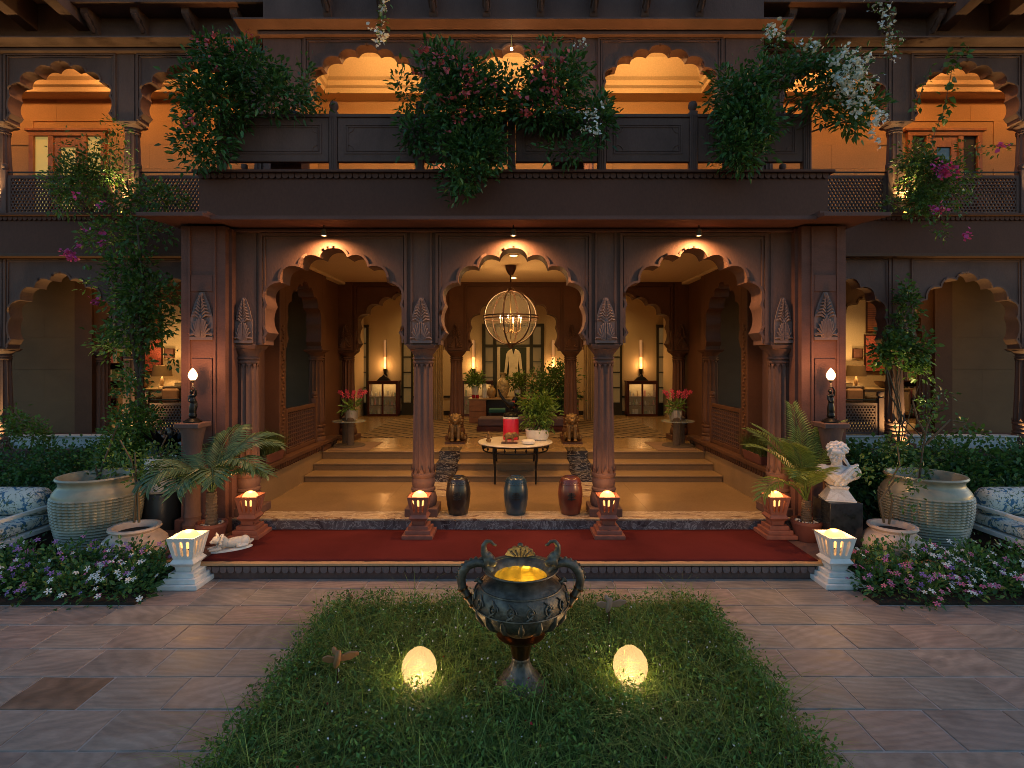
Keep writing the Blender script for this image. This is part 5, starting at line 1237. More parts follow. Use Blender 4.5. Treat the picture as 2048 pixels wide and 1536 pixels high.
for px, l in ((724, 'narrow glazed door left of the left cabinet'), (814, 'narrow glazed door right of the left cabinet'), (1233, 'narrow glazed door left of the right cabinet'), (1326, 'narrow glazed door right of the right cabinet')): glazed_door(px, l, 1)
# framed coat between glazed side lights
gs = thing('glazed_screen', 'dark framed glazed screen at the centre of the lobby wall', 'screen', (0, YB-.05, Z_HALL))
fb = MB(); H = 2.68
for x in (-.92, -.60, .47, .80): fb.box(x, x+.10, -.04, .03, 0, H)
fb.box(-.92, .90, -.042, .03, H-.09, H); fb.box(-.92, .90, -.043, .03, 1.98, 2.07)
for z in (.6, 1.1, 1.55): fb.box(-.82, -.60, -.03, .02, z, z+.025); fb.box(.57, .80, -.03, .02, z, z+.025)
fb.build('frame', M['frame'], gs)
for (a, b_) in ((-.82, -.60), (.57, .80)): MB().box(a, b_, .0, .006, 0, H-.09).build('pane', M['pane_door'], gs)
MB().box(-.5, .47, .0, .006, 2.07, H-.09).build('pane', M['pane_door'], gs)
ca = thing('framed_coat', 'long cream coat displayed on a dark green panel in the lobby', 'display', (0, YB-.10, 0))
MB().box(-.40, .38, -.01, .03, 1.15, 2.64).build('panel', plain('olive_panel', (.028, .032, .012), .8), ca)
for x in (-.48, .38): MB().box(x, x+.09, -.02, .02, 1.1, 2.66).build('curtain_strip', M['plaster'], ca)
cream = plain('cream_silk', (.72, .58, .38), .7)
MB().prism([(-.06, 2.60), (.06, 2.60), (.17, 2.54), (.20, 2.40), (.15, 2.30), (.13, 2.05), (.19, 1.2), (-.19, 1.2), (-.13, 2.05), (-.15, 2.30), (-.20, 2.40), (-.17, 2.54)], -.07, -.012).build('coat_body', cream, ca, bevel=.02)
for s in (-1, 1): MB().prism([(s*.16, 2.54), (s*.215, 2.45), (s*.27, 1.88), (s*.20, 1.86), (s*.14, 2.3)], -.06, -.015).build('sleeve', cream, ca, bevel=.015)
MB().prism([(-.045, 2.60), (.045, 2.60), (0, 2.44)], -.078, -.065).build('collar', M['dark'], ca)
# curtains
def curtain(s, w):
    t = thing('curtain', 'floor length cream curtain in the %s part of the lobby' % w, 'curtain', (s*2.18, 14.7, Z_HALL), group='lobby curtains')
    mb = MB(); n = 60; W = .62
    vs = []; 
    for k in range(n+1):
        x = -W/2+W*k/n; y = .04*math.sin(k*1.15)+.015*math.sin(k*.5)
        vs += [(x, y, .01), (x*.98, y*.8, 2.2), (x*.96, y*.6, 3.2)]
    fs = []
    for k in range(n): fs += [(3*k, 3*k+3, 3*k+4, 3*k+1), (3*k+1, 3*k+4, 3*k+5, 3*k+2)]
    mb.add(vs, fs).build('drape', plain('curtain_cloth', (.55, .40, .24), .9), t, smooth=80); MB().tube([(-.4, 0, 3.2), (.4, 0, 3.2)], .02, 8).build('rail', M['frame'], t)
curtain(-1, 'left'); curtain(1, 'right')
# desk and things on it
dk = thing('lobby_desk', 'wooden reception desk with a drawer pedestal in the lobby', 'desk', (-.30, 14.2, Z_HALL))
MB().box(-.85, 2.0, -.3, .35, .60, .635).build('desk_top', plain('desk_wood', (.30, .17, .07), .35), dk, bevel=.004)
MB().box(-.82, -.40, -.28, .3, 0, .598).build('pedestal', M['doorwood'], dk)
for k in range(4): 
    d_ = MB().box(-.80, -.42, -.30, -.281, .03+k*.14, .155+k*.14).build('drawer', M['doorwood'], dk, bevel=.004)
MB().box(1.8, 1.95, -.28, .3, 0, .598).build('side_panel', M['doorwood'], dk); MB().box(-.4, 1.8, .2, .24, .1, .598).build('modesty_panel', M['wood'], dk)
DZ = Z_HALL+.637
def vase(x, y, prof, mat, label, n=24):
    o = MB().lathe(prof, n).build('vase', mat, smooth=50, loc=(x, y, DZ)); tag(o, label, 'vase', 'vases on the desk')
pc = plain('patterned_porcelain', (.50, .36, .19), .3, var=.6, scale=16)
big = [(.09, 0), (.10, .02), (.15, .16), (.165, .30), (.14, .42), (.07, .50), (.055, .58), (.095, .64), (.09, .645)]
vase(-.27, 14.3, big, pc, 'tall patterned porcelain vase in the middle of the lobby desk'); vase(.50, 14.35, big, pc, 'tall pale vase at the right of the lobby desk')
vase(-.57, 14.25, [(.06, 0), (.10, .05), (.12, .16), (.09, .24), (.05, .27), (.06, .31)], plain('small_vase', (.45, .28, .12), .35), 'small round brown vase beside the tall patterned vase')
vase(-.75, 14.2, [(.05, 0), (.07, .06), (.06, .22), (.04, .3), (.055, .36)], M['white'], 'slim white vase holding white flowers on the desk')
for x in (-1.02, -.92): tag(MB().lathe([(.035, 0), (.045, .02), (.045, .09), (.038, .09), (.036, .02), (0, .02)], 16).build('red_cup', plain('ruby_glass', (.38, .01, .03), .15), smooth=40, loc=(x, 14.0, DZ)), 'left ruby red glass cup on the desk' if x < -1 else 'right ruby red glass cup on the desk', 'cup', 'ruby cups')
sg = thing('teal_stool', 'low teal upholstered stool in front of the lobby desk', 'stool', (-.40, 13.5, Z_HALL))
MB().box(-.2, .2, -.2, .2, .33, .42).build('seat', plain('teal_cloth', (.03, .12, .10), .8), sg, bevel=.02)
for x in (-.17, .17):
    for y in (-.17, .17): MB().box(x-.015, x+.015, y-.015, y+.015, 0, .33).build('leg', M['wood'], sg)
rb = thing('lobby_bench', 'dark bench with purple grey seat behind the round table', 'bench', (.2, 12.6, Z_HALL)); MB().box(-1.0, 1.0, -.3, .3, .12, .30).build('seat', plain('plum_cloth', (.10, .06, .07), .8), rb, bevel=.03); MB().box(-1.02, 1.02, -.32, .32, 0, .12).build('base', M['woodred'], rb)

# ------------------------------------------------------------------ lounges seen through the wings
for s, w in ((-1, 'left'), (1, 'right')):
    cx = s*8.65
    sb = thing('sideboard', 'cream sideboard in the %s lounge' % w, 'sideboard', (s*9.15, 14.1, .80)); MB().box(-.85, .85, -.25, .25, .1, .72).build('body', M['plaster'], sb, bevel=.01); MB().box(-.9, .9, -.28, .28, .72, .76).build('top', plain('sideboard_top_'+w, (.4, .28, .14), .4), sb, bevel=.006)
    for x in (-.8, .8): MB().box(x-.03, x+.03, -.2, .2, 0, .1).build('leg', M['wood'], sb)
    for k in range(2): MB().box(-.8+.82*k, -.02+.82*k, -.265, -.25, .15, .68).build('door', M['plaster'], sb, bevel=.006)
    lx = s*(8.98 if s < 0 else 8.75)
    lp = thing('table_lamp', 'table lamp with drum shade on the %s lounge sideboard' % w, 'lamp', (lx, 14.05, 1.562))
    MB().lathe([(.09, 0), (.10, .02), (.03, .06), (.05, .14), (.03, .24), (.012, .30), (.012, .42)], 20).build('base', M['plaster'], lp, smooth=40)
    MB().lathe([(.235, .30), (.20, .58)], 28, cap=False).build('shade', plain('shade_'+w, (.25, .16, .08), .8), lp, smooth=60); MB().ell((0, 0, .40), .03, 10, 8).build('bulb', M['glow_bulb'], lp)
    lamp('lamp_light', 'POINT', (0, 0, .44), 18, (1, .6, .22), .06, parent=lp)
    # pictures on the lounge wall
    pa = thing('wall_picture', 'red patterned picture on the %s lounge wall' % w, 'picture', (s*9.6, 14.48, 0)); MB().box(-.38, .38, -.03, 0, 1.95, 2.95).build('frame', M['wood'], pa); MB().box(-.34, .34, -.034, -.028, 1.99, 2.91).build('canvas', plain('red_pattern_'+w, (.50, .12, .09), .7, var=.5, scale=30), pa)
    pb = thing('window_blind', 'slatted blind in dark frame on the %s lounge wall' % w, 'blind', (s*9.65, 14.48, 0)); MB().box(-.38, .38, -.02, 0, 3.0, 3.85).build('frame', M['wood'], pb)
    for k in range(14): MB().box(-.34, .34, -.034, -.022, 3.03+k*.056, 3.075+k*.056).build('slat', M['doorwood'], pb)
    pf = thing('small_picture', 'small brown square picture in the %s lounge' % w, 'picture', (s*9.05, 14.48, 0)); MB().box(-.13, .13, -.03, 0, 2.32, 2.58).build('frame', M['wood'], pf); MB().box(-.11, .11, -.034, -.028, 2.34, 2.56).build('canvas', M['stone_red'], pf)
    # tall shelf unit and pictures nearer the pier
    sf = thing('shelf_unit', 'tall dark shelf unit with books in the %s lounge' % w, 'bookshelf', (s*10.3, 14.1, .80)); 
    fb = MB(); fb.box(-.45, -.41, -.18, .18, 0, 2.5); fb.box(.41, .45, -.18, .18, 0, 2.5); fb.box(-.41, .41, .15, .18, 0, 2.5); fb.build('carcass', M['wood'], sf)
    r = random.Random(8)
    for k in range(6):
        MB().box(-.41, .41, -.18, .15, .02+k*.45, .05+k*.45).build('shelf', M['wood'], sf); x = -.38
        while x < .34 and k < 5:
            ww = r.uniform(.025, .06); MB().box(x, x+ww-.004, -.12, .12, .051+k*.45, .051+k*.45+r.uniform(.2, .32)).build('book', CUR[r.randrange(5)], sf); x += ww
    so = thing('lounge_sofa', 'dark patterned sofa with peach cushions in the %s lounge' % w, 'sofa', (s*8.1, 13.6, .80)); dc = plain('dark_print_'+w, (.05, .03, .018), .8, var=.8, scale=18)
    MB().box(-.75, .75, -.35, .35, .12, .42).build('seat', dc, so, bevel=.04); MB().box(-.75, .75, .22, .40, .42, .82).build('backrest', dc, so, bevel=.05)
    for x in (-.78, .78): MB().box(x-.08, x+.08, -.35, .38, .1, .58).build('arm', dc, so, bevel=.04)
    for x in (-.45, .40): MB().box(x-.2, x+.2, .05, .19, .43, .76).build('cushion', plain('peach_cushion', (.5, .28, .16), .9), so, bevel=.05)
    for (x, y) in ((-.65, -.28), (.65, -.28), (-.65, .28), (.65, .28)): MB().box(x-.03, x+.03, y-.03, y+.03, 0, .12).build('leg', M['wood'], so)
    tag(MB().box(*sorted((s*6.45, s*9.2)), 11.55, 13.1, .801, .81).build('lounge_bounce_sheet', M['plaster'], bevel=.003), 'cream sheet added on the %s lounge floor to brighten the lattice holes' % w, 'rug')  # pale sheet added to bounce light behind the lattice screen
    bo = MB().lathe([(.06, 0), (.09, .01), (.2, .10), (.24, .17), (.225, .17), (.18, .10), (0, .03)], 24).build('wooden_bowl', M['wood'], smooth=50, loc=(s*9.45, 14.0, 1.562)); tag(bo, 'dark wooden bowl on the %s lounge sideboard' % w, 'bowl')
    fr = MB().box(-.09, .09, -.012, .012, 0, .14).build('photo_frame', M['wood'], loc=(s*8.5, 13.95, 1.562)); tag(fr, 'small photo frame on the %s lounge sideboard' % w, 'photo frame'); MB().box(-.07, .07, -.015, -.011, .02, .12).build('print', M['plaster'], fr)
    cl = thing('lounge_ceiling_light', 'ceiling light of the %s lounge' % w, 'ceiling light', (s*8.4, 13.2, 4.0)); MB().lathe([(0, -.03), (.12, -.03), (.14, -.001)], 24, cap=False).build('diffuser', M['glow_lamp'], cl)
    lamp('lounge_light', 'SPOT', (0, 0, -.06), 150, (1, .58, .2), .12, (0, 0, -2), 150, .7, parent=cl)
# ------------------------------------------------------------------ plants
def leaf_obj(name, parent, mat, pts, dirs, size, seed, width=.42, fold=.18, jit=.35, kind=None, normals=None):
    """many separate folded leaf blades: pts Nx3 bases, dirs Nx3 leaf axes"""
    rg = np.random.default_rng(seed); n = len(pts)
    if n == 0: return None
    d = dirs + rg.normal(0, jit, (n, 3)); d /= np.linalg.norm(d, axis=1)[:, None] + 1e-9
    ref = rg.normal(0, .6, (n, 3)) + (np.array([0, -.35, 1.0]) if normals is None else normals)
    s = np.cross(d, ref); s /= np.linalg.norm(s, axis=1)[:, None] + 1e-9
    nn = np.cross(s, d)
    L = size*rg.uniform(.6, 1.3, n)[:, None]; W = L*width
    v = np.empty((n, 6, 3)); 
    v[:, 0] = pts; v[:, 1] = pts + d*L*.35 + s*W*.5 + nn*L*fold*.5; v[:, 2] = pts + d*L*.72 + s*W*.32 + nn*L*fold*.3 - np.array([0,0,.06])*L
    v[:, 3] = pts + d*L - np.array([0, 0, .16])*L; v[:, 4] = pts + d*L*.72 - s*W*.32 + nn*L*fold*.3 - np.array([0,0,.06])*L; v[:, 5] = pts + d*L*.35 - s*W*.5 + nn*L*fold*.5
    me = bpy.data.meshes.new(name); me.vertices.add(n*6); me.vertices.foreach_set('co', v.reshape(-1))
    b = np.arange(n)[:, None]*6
    tri = np.concatenate([b+[0,1,2], b+[0,2,3], b+[0,3,4], b+[0,4,5]], 1).reshape(-1)
    me.loops.add(n*12); me.loops.foreach_set('vertex_index', tri.astype(np.int32))
    me.polygons.add(n*4); me.polygons.foreach_set('loop_start', np.arange(0, n*12, 3, dtype=np.int32)); me.polygons.foreach_set('loop_total', np.full(n*4, 3, dtype=np.int32))
    me.update(); me.validate()
    a = me.attributes.new('rnd', 'FLOAT', 'FACE'); a.data.foreach_set('value', np.repeat(rg.random(n), 4).astype(np.float32))
    me.materials.append(mat)
    o = bpy.data.objects.new(name, me); COL.objects.link(o); o.parent = parent
    if kind: o['kind'] = kind
    return o
def crown_pts(ells, n, per, cl, seed, up=.2):
    """clumped points in ellipsoids -> positions, leaf directions, clump centres"""
    rg = np.random.default_rng(seed); w = np.array([e[1][0]*e[1][1]**.5*e[1][2]*(e[2] if len(e) > 2 else 1) for e in ells]); w = w/w.sum()
    P_, D_, C_ = [], [], []
    for e, ww in zip(ells, w):
        c = np.array(e[0]); r = np.array(e[1]); m = max(2, int(n*ww/per))
        u = rg.normal(size=(m, 3)); u /= np.linalg.norm(u, axis=1)[:, None]; q = rg.random(m)**.42
        cc = c + u*q[:, None]*r
        for k in range(m):
            kk = int(per*rg.uniform(.4, 1.6))
            pp = cc[k] + rg.normal(0, cl, (kk, 3)); dd = (pp-cc[k])/cl*.5 + u[k]*.6 + np.array([0, 0, up])
            P_.append(pp); D_.append(dd); C_.append(cc[k])
    return np.concatenate(P_), np.concatenate(D_), np.array(C_)
def E(px, py, d, rx, ry, rd=.3, w=1.0):
    p = P(px, py, d); k = d/FPX; return ((p.x, p.y, p.z), (rx*k, rd, ry*k), w)
def blossoms(name, parent, mat, centers, seed, size=.05, per=7, cl=.03):
    rg = np.random.default_rng(seed); pts = np.repeat(centers, per, 0) + rg.normal(0, cl, (len(centers)*per, 3)); d = rg.normal(size=pts.shape) + np.array([0, -.6, .3])
    return leaf_obj(name, parent, mat, pts, d, size, seed+1, .95, .25, .3)
def branches(name, parent, base, tips, r0, seed, mat=None, sag=.0, n=5):
    mb = MB(); rr = random.Random(seed); b0 = Vector(base)
    for t in tips:
        t = Vector(t); pts = [b0 + (t-b0)*q + Vector((rr.uniform(-1,1), rr.uniform(-1,1), rr.uniform(-1,1)))*.05*(1 if 0 < q < 1 else 0) + Vector((0, 0, sag*4*q*(1-q))) for q in [i/n for i in range(n+1)]]
        mb.tube(pts, [r0*(1-.75*i/n) for i in range(n+1)], 5)
    return mb.build(name, mat or M['twig'], parent, smooth=60)
def strand(pts, n, seed, spread=.04):
    """points along a hanging stem"""
    rg = np.random.default_rng(seed); A = np.array([tuple(p) for p in pts]); t = np.sort(rg.random(n))*(len(A)-1); i = np.minimum(t.astype(int), len(A)-2); f = (t-i)[:, None]
    p = A[i]*(1-f) + A[i+1]*f + rg.normal(0, spread, (n, 3)); d = rg.normal(size=(n, 3)) + np.array([0, -.3, -.5]); return p, d
def bush(name, label, cat, base, ells, n, leaf, seed, mat='leaf_dark', per=16, cl=.06, width=.45, flowers=(), group=None, tips=10, stem=.02, extra=(), part_name='foliage'):
    t = thing(name, label, cat, base, group=group); b = Vector(base)
    rel = [((e[0][0]-b.x, e[0][1]-b.y, e[0][2]-b.z),) + e[1:] for e in ells]
    p, d, c = crown_pts(rel, n, per, cl, seed)
    leaf_obj(part_name, t, M[mat], p, d, leaf, seed+1, width)
    rg = np.random.default_rng(seed+5); sel = c[rg.choice(len(c), min(tips, len(c)), False)]
    if tips: branches('stems', t, (0, 0, 0), sel, stem, seed)
    for (fm, nf, fs, reg) in flowers:
        fr = [((e[0][0]-b.x, e[0][1]-b.y, e[0][2]-b.z),) + e[1:] for e in reg] if reg else rel
        fp, fd, fc = crown_pts(fr, nf*2, 2, .02, seed+9)
        fc = fc[:nf] if len(fc) > nf else fc
        fc = fc + np.array([0, -.10, 0])
        blossoms('blossoms', t, M[fm], fc, seed+11, fs)
    return t
D1 = 6.72
bush('bougainvillea', 'pink flowering bougainvillea spilling over the left end of the terrace', 'bougainvillea', (-3.3, 7.3, 5.0),
     [E(430, 190, D1, 75, 95), E(500, 140, D1, 80, 45), E(430, 110, D1, 45, 35, .2), E(410, 285, D1-.1, 60, 42, .2), E(560, 190, D1+.1, 60, 40, .3), E(400, 320, D1-.15, 40, 18, .12), E(600, 165, D1+.2, 35, 25, .2), E(650, 205, D1+.2, 24, 22, .1, .4)], 4900, .082, 21, 'leaf_dark', 13, .06,
     flowers=[('fl_pink', 17, .045, [E(400, 120, D1-.2, 45, 40, .15), E(470, 100, D1-.2, 60, 40, .1), E(380, 260, D1-.2, 30, 60, .1)])], group='terrace bougainvilleas')
bush('bougainvillea', 'large pink flowering bougainvillea over the middle of the terrace balustrade', 'bougainvillea', (-.4, 7.3, 5.0),
     [E(930, 210, D1, 85, 85), E(890, 140, D1, 55, 50, .25), E(1110, 150, D1, 65, 55, .25, .8), E(1090, 210, D1, 80, 55), E(1190, 245, D1-.05, 38, 55, .15, .9), E(940, 300, D1-.15, 85, 50, .18), E(935, 350, D1-.2, 55, 30, .12), E(920, 385, D1-.25, 32, 18, .1, .8), E(1010, 165, D1, 60, 40, .2, .35), E(810, 185, D1+.05, 26, 45, .12, .5), E(830, 265, D1, 30, 40, .15), E(1150, 300, D1-.1, 60, 25, .1, .5)], 9500, .082, 22, 'leaf_dark', 13, .06,
     flowers=[('fl_pink', 48, .048, [E(1110, 150, D1-.25, 60, 55, .1), E(870, 130, D1-.25, 45, 45, .1), E(1080, 200, D1-.25, 70, 45, .1), E(930, 200, D1-.25, 70, 90, .1)]), ('fl_white', 14, .040, [E(1190, 250, D1-.25, 35, 50, .1), E(1150, 95, D1-.2, 30, 10, .1)])], group='terrace bougainvilleas', tips=18)
bush('bougainvillea', 'white flowering bougainvillea arching out from the right end of the terrace', 'bougainvillea', (3.05, 7.3, 5.1),
     [E(1480, 185, D1, 65, 50), E(1500, 240, D1-.1, 70, 40), E(1475, 295, D1-.15, 55, 35, .2), E(1490, 322, D1-.2, 35, 14, .1), E(1560, 150, D1, 60, 28, .2, .8), E(1620, 125, D1, 50, 30, .2, .8), E(1680, 160, D1, 50, 50, .2, .7), E(1690, 235, D1, 45, 45, .2, .5), E(1640, 200, D1, 55, 35, .2, .5), E(1740, 220, D1, 20, 45, .12, .5), E(1540, 85, D1, 22, 25, .1, .6)], 5600, .082, 23, 'leaf_dark', 13, .06,
     flowers=[('fl_white', 95, .050, [E(1690, 145, D1-.15, 55, 50, .1), E(1540, 80, D1-.15, 28, 20, .1), E(1600, 105, D1-.1, 45, 12, .1), E(1700, 190, D1-.15, 45, 50, .1), E(1745, 250, D1-.15, 15, 50, .08)])], group='terrace bougainvilleas', tips=16)
def hanging(name, label, cat, pts, n, leaf, seed, mat='leaf', fl=None, spread=.05, group=None, width=.6):
    t = thing(name, label, cat, tuple(pts[0]), group=group); rel = [Vector(p)-Vector(pts[0]) for p in pts]
    p, d = strand(rel, n, seed, spread); leaf_obj('leaves', t, M[mat], p, d, leaf, seed, width)
    MB().tube(rel, .005, 5).build('stem', M['twig'], t)
    if fl:
        fp, fd = strand(rel, fl[1], seed+3, spread); blossoms('blossoms', t, M[fl[0]], fp, seed+4, fl[2], 6, .025)
    return t
hanging('hanging_vine', 'white flowering vine hanging from the roof above the left terrace arch', 'vine', [P(772, -30, 8.0), P(766, 20, 8.0), P(760, 78, 8.0)], 60, .07, 31, 'leaf', ('fl_white', 22, .05), .06, 'hanging vines')
hanging('hanging_vine', 'white flowering vine hanging from the roof above the right wing', 'vine', [P(1740, -30, 8.2), P(1770, 20, 8.2), P(1782, 70, 8.2), P(1778, 112, 8.2)], 90, .07, 32, 'leaf', ('fl_white', 26, .05), .07, 'hanging vines')
hanging('hanging_vine', 'dark leafy vine hanging before the right wing upper arch', 'vine', [P(1935, 92, 8.7), P(1908, 110, 8.7), P(1900, 160, 8.7), P(1888, 220, 8.7), P(1862, 285, 8.7)], 75, .10, 33, 'leaf_dark', None, .05, 'hanging vines', .75)
hanging('hanging_vine', 'thin leafy strand at the left side of the right wing upper arch', 'vine', [P(1860, 130, 8.8), P(1845, 175, 8.8), P(1832, 215, 8.8)], 22, .08, 34, 'leaf_dark', None, .04, 'hanging vines')
# wing balcony plants
D2 = 8.45
bush('balcony_shrub', 'sprawling leafy shrub over the lattice railing of the left wing', 'shrub', tuple(P(180, 425, 8.9)), [E(185, 340, D2+.2, 75, 32, .2), E(150, 365, D2+.2, 55, 40, .2), E(215, 300, D2+.2, 45, 35, .2, .35), E(235, 255, D2+.2, 20, 35, .1, .3), E(120, 290, D2+.2, 30, 40, .1, .15), E(130, 400, D2+.1, 40, 20, .15, .6)], 2400, .068, 41, 'leaf', 11, .06, tips=14, stem=.010)
cl = bush('climbing_vine', 'tall leafy climbing vine in front of the left wing', 'climber', tuple(P(275, 985, 8.2)),
     [E(310, 395, D2, 60, 38, .2), E(240, 400, D2, 55, 30, .15, .6), E(230, 470, D2, 70, 32, .2), E(300, 460, D2, 50, 25, .15), E(260, 530, D2-.1, 65, 30, .25), E(285, 585, D2-.1, 75, 50, .3), E(270, 650, D2-.1, 70, 45, .25), E(320, 640, D2-.1, 35, 30, .2, .7), E(240, 690, D2-.1, 55, 28, .2, .8), E(265, 740, D2-.2, 30, 45, .15, .7), E(350, 715, D2-.2, 16, 10, .1, .5), E(190, 560, D2-.1, 30, 20, .12, .35)], 4600, .080, 42, 'leaf', 11, .06, .55,
     flowers=[('fl_mag', 7, .06, [E(152, 512, D2-.2, 16, 14, .05)]), ('fl_mag', 8, .05, [E(190, 400, D2-.2, 40, 20, .05), E(190, 480, D2-.2, 40, 30, .05), E(200, 600, D2-.2, 14, 14, .05)])], tips=0)
bs_ = Vector(cl.location); br = MB(); 
for pp in ([(275, 985), (282, 880), (280, 800), (285, 720), (282, 640), (285, 560), (275, 450)], [(262, 985), (270, 900), (290, 820), (275, 740), (262, 660), (285, 600)]):
    br.tube([P(x, y, 8.3)-bs_ for x, y in pp], [.045, .042, .04, .036, .03, .025, .015][:len(pp)], 7)
br.build('trunk', M['bark'], cl, smooth=60)
bush('glow_tinted_climber', 'bright yellow green climber beside the left jar, glow from below put into its leaf colour', 'climber', tuple(P(240, 985, 7.9)), [E(265, 790, 8.0, 35, 35, .15, .5), E(270, 845, 7.9, 50, 35, .2), E(245, 890, 7.8, 55, 35, .2), E(290, 900, 7.8, 35, 40, .15), E(215, 925, 7.7, 45, 25, .15, .6), E(260, 950, 7.6, 45, 25, .15)], 3600, .062, 43, 'leaf_lite', 13, .06, .55, tips=0)  # brighter leaf material carries the glow from below
bush('glow_tinted_climber', 'small bright green plant at the far left column, uplight glow put into its leaf colour', 'climber', tuple(P(35, 960, 8.2)), [E(32, 850, 8.3, 18, 35, .1), E(60, 870, 8.3, 30, 22, .1, .5), E(85, 870, 8.3, 16, 26, .1, .5)], 700, .06, 44, 'leaf_lite', 12, .05, .55, tips=4, stem=.01)  # leaf colour brightened here to stand for the uplight
bush('balcony_shrub', 'magenta flowering bougainvillea over the lattice railing of the right wing', 'bougainvillea', tuple(P(1850, 428, 8.9)), [E(1850, 360, D2+.2, 45, 50, .2), E(1830, 310, D2+.2, 40, 30, .15, .6), E(1890, 350, D2+.2, 60, 28, .15, .5), E(1845, 410, D2+.15, 40, 22, .15, .8), E(1910, 395, D2+.2, 20, 35, .1, .6), E(1940, 300, D2+.2, 30, 14, .08, .3), E(1880, 455, D2, 24, 18, .1, .4), E(1800, 410, D2+.1, 35, 20, .1, .4), E(1990, 300, D2+.2, 16, 7, .05, .5)], 3300, .065, 45, 'leaf', 12, .055, .55,
     flowers=[('fl_mag', 20, .06, [E(1880, 350, D2, 30, 18, .05), E(1875, 420, D2, 24, 8, .05), E(1985, 297, D2, 12, 6, .04), E(1915, 475, D2, 10, 4, .04)])], tips=14, stem=.010)
bush('vine_tuft', 'ivy climbing the inner column of the right wing', 'climber', tuple(P(1800, 900, 8.7)), [E(1815, 600, 8.85, 15, 42, .1), E(1805, 655, 8.85, 20, 30, .1), E(1790, 700, 8.75, 45, 30, .15), E(1840, 700, 8.75, 25, 40, .12, .6), E(1770, 720, 8.75, 20, 25, .1, .6), E(1845, 745, 8.7, 25, 30, .1, .4)], 1500, .08, 46, 'leaf', 13, .05, .65, tips=6, stem=.010)
t = thing('bare_branch', 'thin pale arching stems in front of the right wing column', 'branch', tuple(P(1800, 890, 8.5)))
b0 = Vector(t.location); bm_ = MB()
for pp in ([(1772, 735), (1780, 790), (1810, 840), (1855, 885)], [(1775, 740), (1795, 800), (1805, 850), (1830, 880)], [(1870, 800), (1850, 840), (1840, 900)]): bm_.tube([P(x, y, 8.5)-b0 for x, y in pp], [.012, .011, .010, .008][:len(pp)], 6)
bm_.build('stems', M['twig'], t, smooth=60)
p, d, c = crown_pts([((lambda q: (q.x, q.y, q.z))(P(x, y, 8.4)-b0), (.13, .08, .07), 1) for x, y in ((1865, 845), (1880, 870), (1930, 850), (1850, 800), (1960, 870), (1890, 880))], 260, 8, .05, 47); leaf_obj('leaves', t, M['leaf'], p, d, .075, 47, .6)
# hedges
for s, w in ((-1, 'left'), (1, 'right')):
    ex = []
    rr = random.Random(60+s)
    for k in range(15):
        x = s*(4.75+k*.30); ex.append(((x, 8.05+rr.uniform(-.15, .15), .50), (.34, .55, .50+rr.uniform(-.05, .14)), 1))
    for k in range(7): ex.append(((s*(6.2+k*.45), 7.5, .3), (.34, .3, .34), 1))
    bush('hedge', 'dark green leafy hedge behind the %s jar and daybed' % w, 'hedge', (s*6.5, 8.0, 0), ex, 27000, .075 if s > 0 else .055, 61+s, 'leaf_dark', 14, .07, .62, tips=30, stem=.012, group='hedges')
# grass bed
GB = MB().box(GX0, GX1, 1.2, GY1, -.05, .012).build('grass_bed_soil', M['soil']); tag(GB, 'soil of the grass bed', kind='structure')
for i in range(10):
    pass
def blades(n, x0, x1, y0, y1, hmin, hmax, w, seed, lean=.8):
    rg = np.random.default_rng(seed)
    x = rg.uniform(x0, x1, n); y = rg.uniform(y0, y1, n)
    keep = ((x+.65)**2+(y-3.79)**2 > .0135) & ((x-.81)**2+(y-3.81)**2 > .0135) & ((x-.05)**2+(y-3.78)**2 > .028)      # nothing grows through the lamps and the urn foot
    x, y = x[keep], y[keep]; n = len(x)
    cl_ = np.sin(x*5.1+seed)*np.cos(y*4.3)*.25+np.sin(x*13+y*9)*.15
    h = rg.uniform(hmin, hmax, n)*(1+cl_); a = rg.uniform(0, 2*PI, n); ln = h*rg.uniform(.15, lean, n)
    dx, dy = np.cos(a)*ln, np.sin(a)*ln; px, py = -np.sin(a)*w, np.cos(a)*w
    v = np.empty((n, 7, 3)); T = [0, .4, .75, 1]
    for i, t in enumerate(T):
        cx = x+dx*t**1.8; cy_ = y+dy*t**1.8; cz = h*(t-.32*(t**2.2)*(ln/h))
        ww = (1-t*.8)
        if i < 3:
            v[:, 2*i] = np.stack([cx-px*ww, cy_-py*ww, cz], 1); v[:, 2*i+1] = np.stack([cx+px*ww, cy_+py*ww, cz], 1)
        else: v[:, 6] = np.stack([cx, cy_, cz], 1)
    b = np.arange(n)[:, None]*7
    tri = np.concatenate([b+[0,1,3], b+[0,3,2], b+[2,3,5], b+[2,5,4], b+[4,5,6]], 1).reshape(-1)
    return v.reshape(-1, 3), tri, n, rg
def blade_obj(name, args, mat, parent=None):
    v, tri, n, rg = args
    me = bpy.data.meshes.new(name); me.vertices.add(len(v)); me.vertices.foreach_set('co', v.reshape(-1)); nl = len(tri)
    me.loops.add(nl); me.loops.foreach_set('vertex_index', tri.astype(np.int32)); me.polygons.add(nl//3)
    me.polygons.foreach_set('loop_start', np.arange(0, nl, 3, dtype=np.int32)); me.polygons.foreach_set('loop_total', np.full(nl//3, 3, dtype=np.int32)); me.update()
    a = me.attributes.new('rnd', 'FLOAT', 'FACE'); a.data.foreach_set('value', np.repeat(rg.random(n), 5).astype(np.float32)); me.materials.append(mat)
    o = bpy.data.objects.new(name, me); COL.objects.link(o); o.parent = parent; return o
tag(blade_obj('grass', blades(46000, GX0-.03, GX1+.03, 2.3, GY1+.02, .04, .12, .0036, 71, 1.2), M['grass']), 'dense fine leaved grass filling the central bed', 'grass', kind='stuff')
